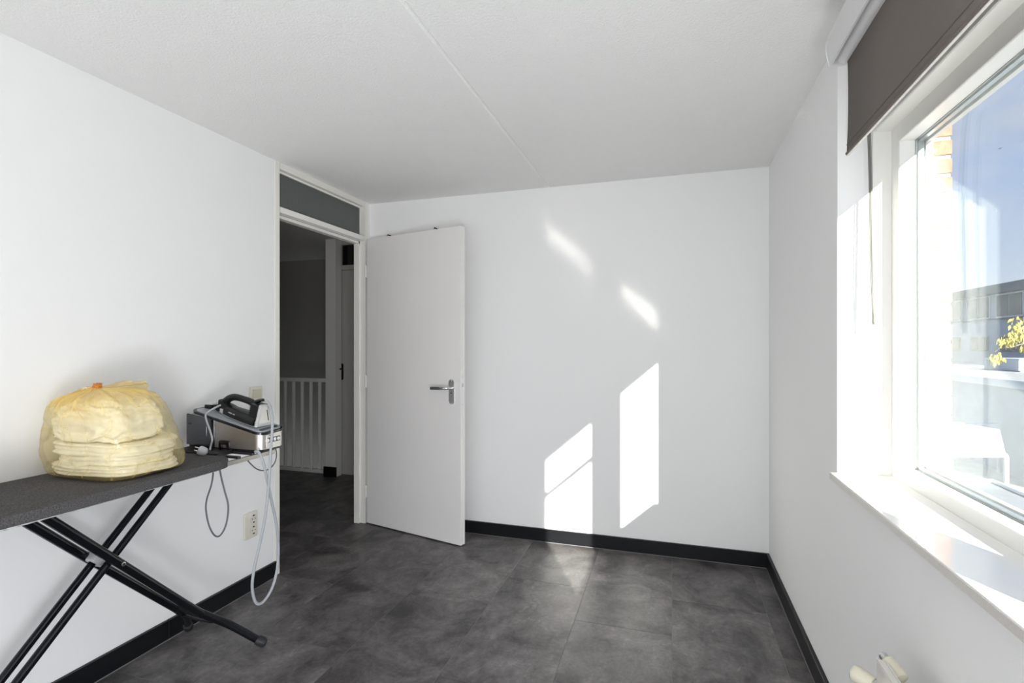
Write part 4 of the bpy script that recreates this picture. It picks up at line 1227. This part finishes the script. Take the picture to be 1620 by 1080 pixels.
# flat roof of the extension just below the window
ext = thing('extension_roof', (3.2, 6.5, -2.7), 'grey felt flat roof of the extension below the window', 'roof')
zr = -0.55
qa = [at(1512, 762, z=zr), at(1572, 763, z=zr), at(1640, 792, z=zr)]
pl_ = [(0.9, qa[0].y - 2.8), (0.9, qa[0].y + 0.2), (qa[0].x, qa[0].y), (qa[1].x, qa[1].y), (qa[2].x, qa[2].y), (qa[2].x, qa[2].y - 2.0)]
prism('deck', pl_, 2, zr - 0.12, zr, M['bitumen'], ext, smooth=False)
prism('wall', [(ext.location.x + (p[0] - 3.2) * 0.94, p[1] * 0.985 + 0.05) for p in pl_], 2, -2.70, zr - 0.1, M['outwall'], ext, smooth=False)
tube('roof_trim', [Vector((p[0], p[1], zr + 0.01)) for p in pl_[1:5]], 0.035, M['outframe'], ext, 8)

# tree outside, most of it right of the frame; only a few drooping leafy twigs reach in
tree = thing('yellow_leaved_tree', (6.6, 9.6, -2.70), 'slender tree with drooping yellow autumn leaves outside the window', 'tree')
def tp(u, v, d): # place at forward depth d
    r = fw + rt * ((u - 810) / F_PX) + Vector((0, 0, -(v - 545) / F_PX))
    return Vector((0, 0, EYE)) + r * d
TD = 9.5
root = tp(1700, 700, TD); root.z = -2.70
tube('trunk', [root, root + Vector((0.05, 0, 1.6)), tp(1692, 590, TD), tp(1690, 500, TD), tp(1694, 420, TD)], [0.10, 0.085, 0.06, 0.035, 0.015], M['bark'], tree, 10)
twigs = [[(1692, 590), (1650, 545), (1622, 543), (1600, 549), (1583, 550), (1574, 556)], [(1690, 560), (1650, 520), (1622, 508), (1608, 505)], [(1691, 520), (1660, 500), (1632, 498)], [(1690, 540), (1660, 560), (1630, 552), (1615, 550)]]
bm = bmesh.new()
for tw in twigs:
    add_tube(bm, catmull([tp(u, v, TD + 0.1 * i) for i, (u, v) in enumerate(tw)], 5), 0.012, 6)
link('twigs', bm, M['bark'], tree, smooth='auto')
bm = bmesh.new()
rnd = random.Random(3)
clusters = [(1611, 509, 9, 9), (1607, 521, 8, 10), (1613, 528, 7, 10), (1600, 538, 9, 6), (1588, 538, 7, 6), (1573, 568, 7, 12), (1581, 563, 5, 8), (1620, 549, 6, 8), (1632, 505, 12, 14), (1648, 530, 14, 16), (1640, 560, 12, 12), (1668, 505, 16, 20), (1680, 545, 14, 18), (1664, 470, 14, 18), (1690, 440, 12, 16)]
for (u, v, su, sv) in clusters:
    for k in range(26):
        c = tp(u + rnd.gauss(0, su * 0.55), v + rnd.gauss(0, sv * 0.55), TD + rnd.gauss(0, 0.12))
        L = rnd.uniform(0.07, 0.12); W = L * 0.22
        ax_ = Vector((rnd.gauss(0, 0.35), rnd.gauss(0, 0.35), -1)).normalized()
        sd = ax_.cross(Vector((rnd.gauss(0, 1), rnd.gauss(0, 1), 0.1))).normalized()
        nn = ax_.cross(sd)
        p = [c, c + ax_ * L * 0.4 + sd * W, c + ax_ * L, c + ax_ * L * 0.4 - sd * W, c + ax_ * L * 0.45 + nn * 0.008]
        V = [bm.verts.new(x) for x in p]
        for i in range(4): bm.faces.new((V[i], V[(i + 1) % 4], V[4]))
tag(link('foliage', bm, M['leaf'], tree), kind='stuff')

# bird high in the sky
M['bird'] = mat('dark_bird', (0.03, 0.03, 0.035), 0.8)
bp_ = tp(1582, 234.5, 40)
bird = thing('bird', bp_, 'small dark bird flying in the blue sky outside', 'bird')
def sky_pt(du, dv, dd=0): return tp(1582 + du, 234.5 + dv, 40 + dd)
tube('body', [sky_pt(-1.2, 0.6), sky_pt(0, 0.3), sky_pt(1.3, 0.2)], [0.02, 0.045, 0.015], M['bird'], bird, 8)
for pts in ([sky_pt(0, 0.2), sky_pt(-1.8, 0.6, 0.1), sky_pt(-3.4, 0.9, 0.2)], [sky_pt(0, 0.2), sky_pt(1.8, -0.6, -0.1), sky_pt(3.4, -1.3, -0.2)]):
    tube('wing', pts, [0.035, 0.03, 0.006], M['bird'], bird, 8, ry=0.012)

bpy.context.view_layer.update()
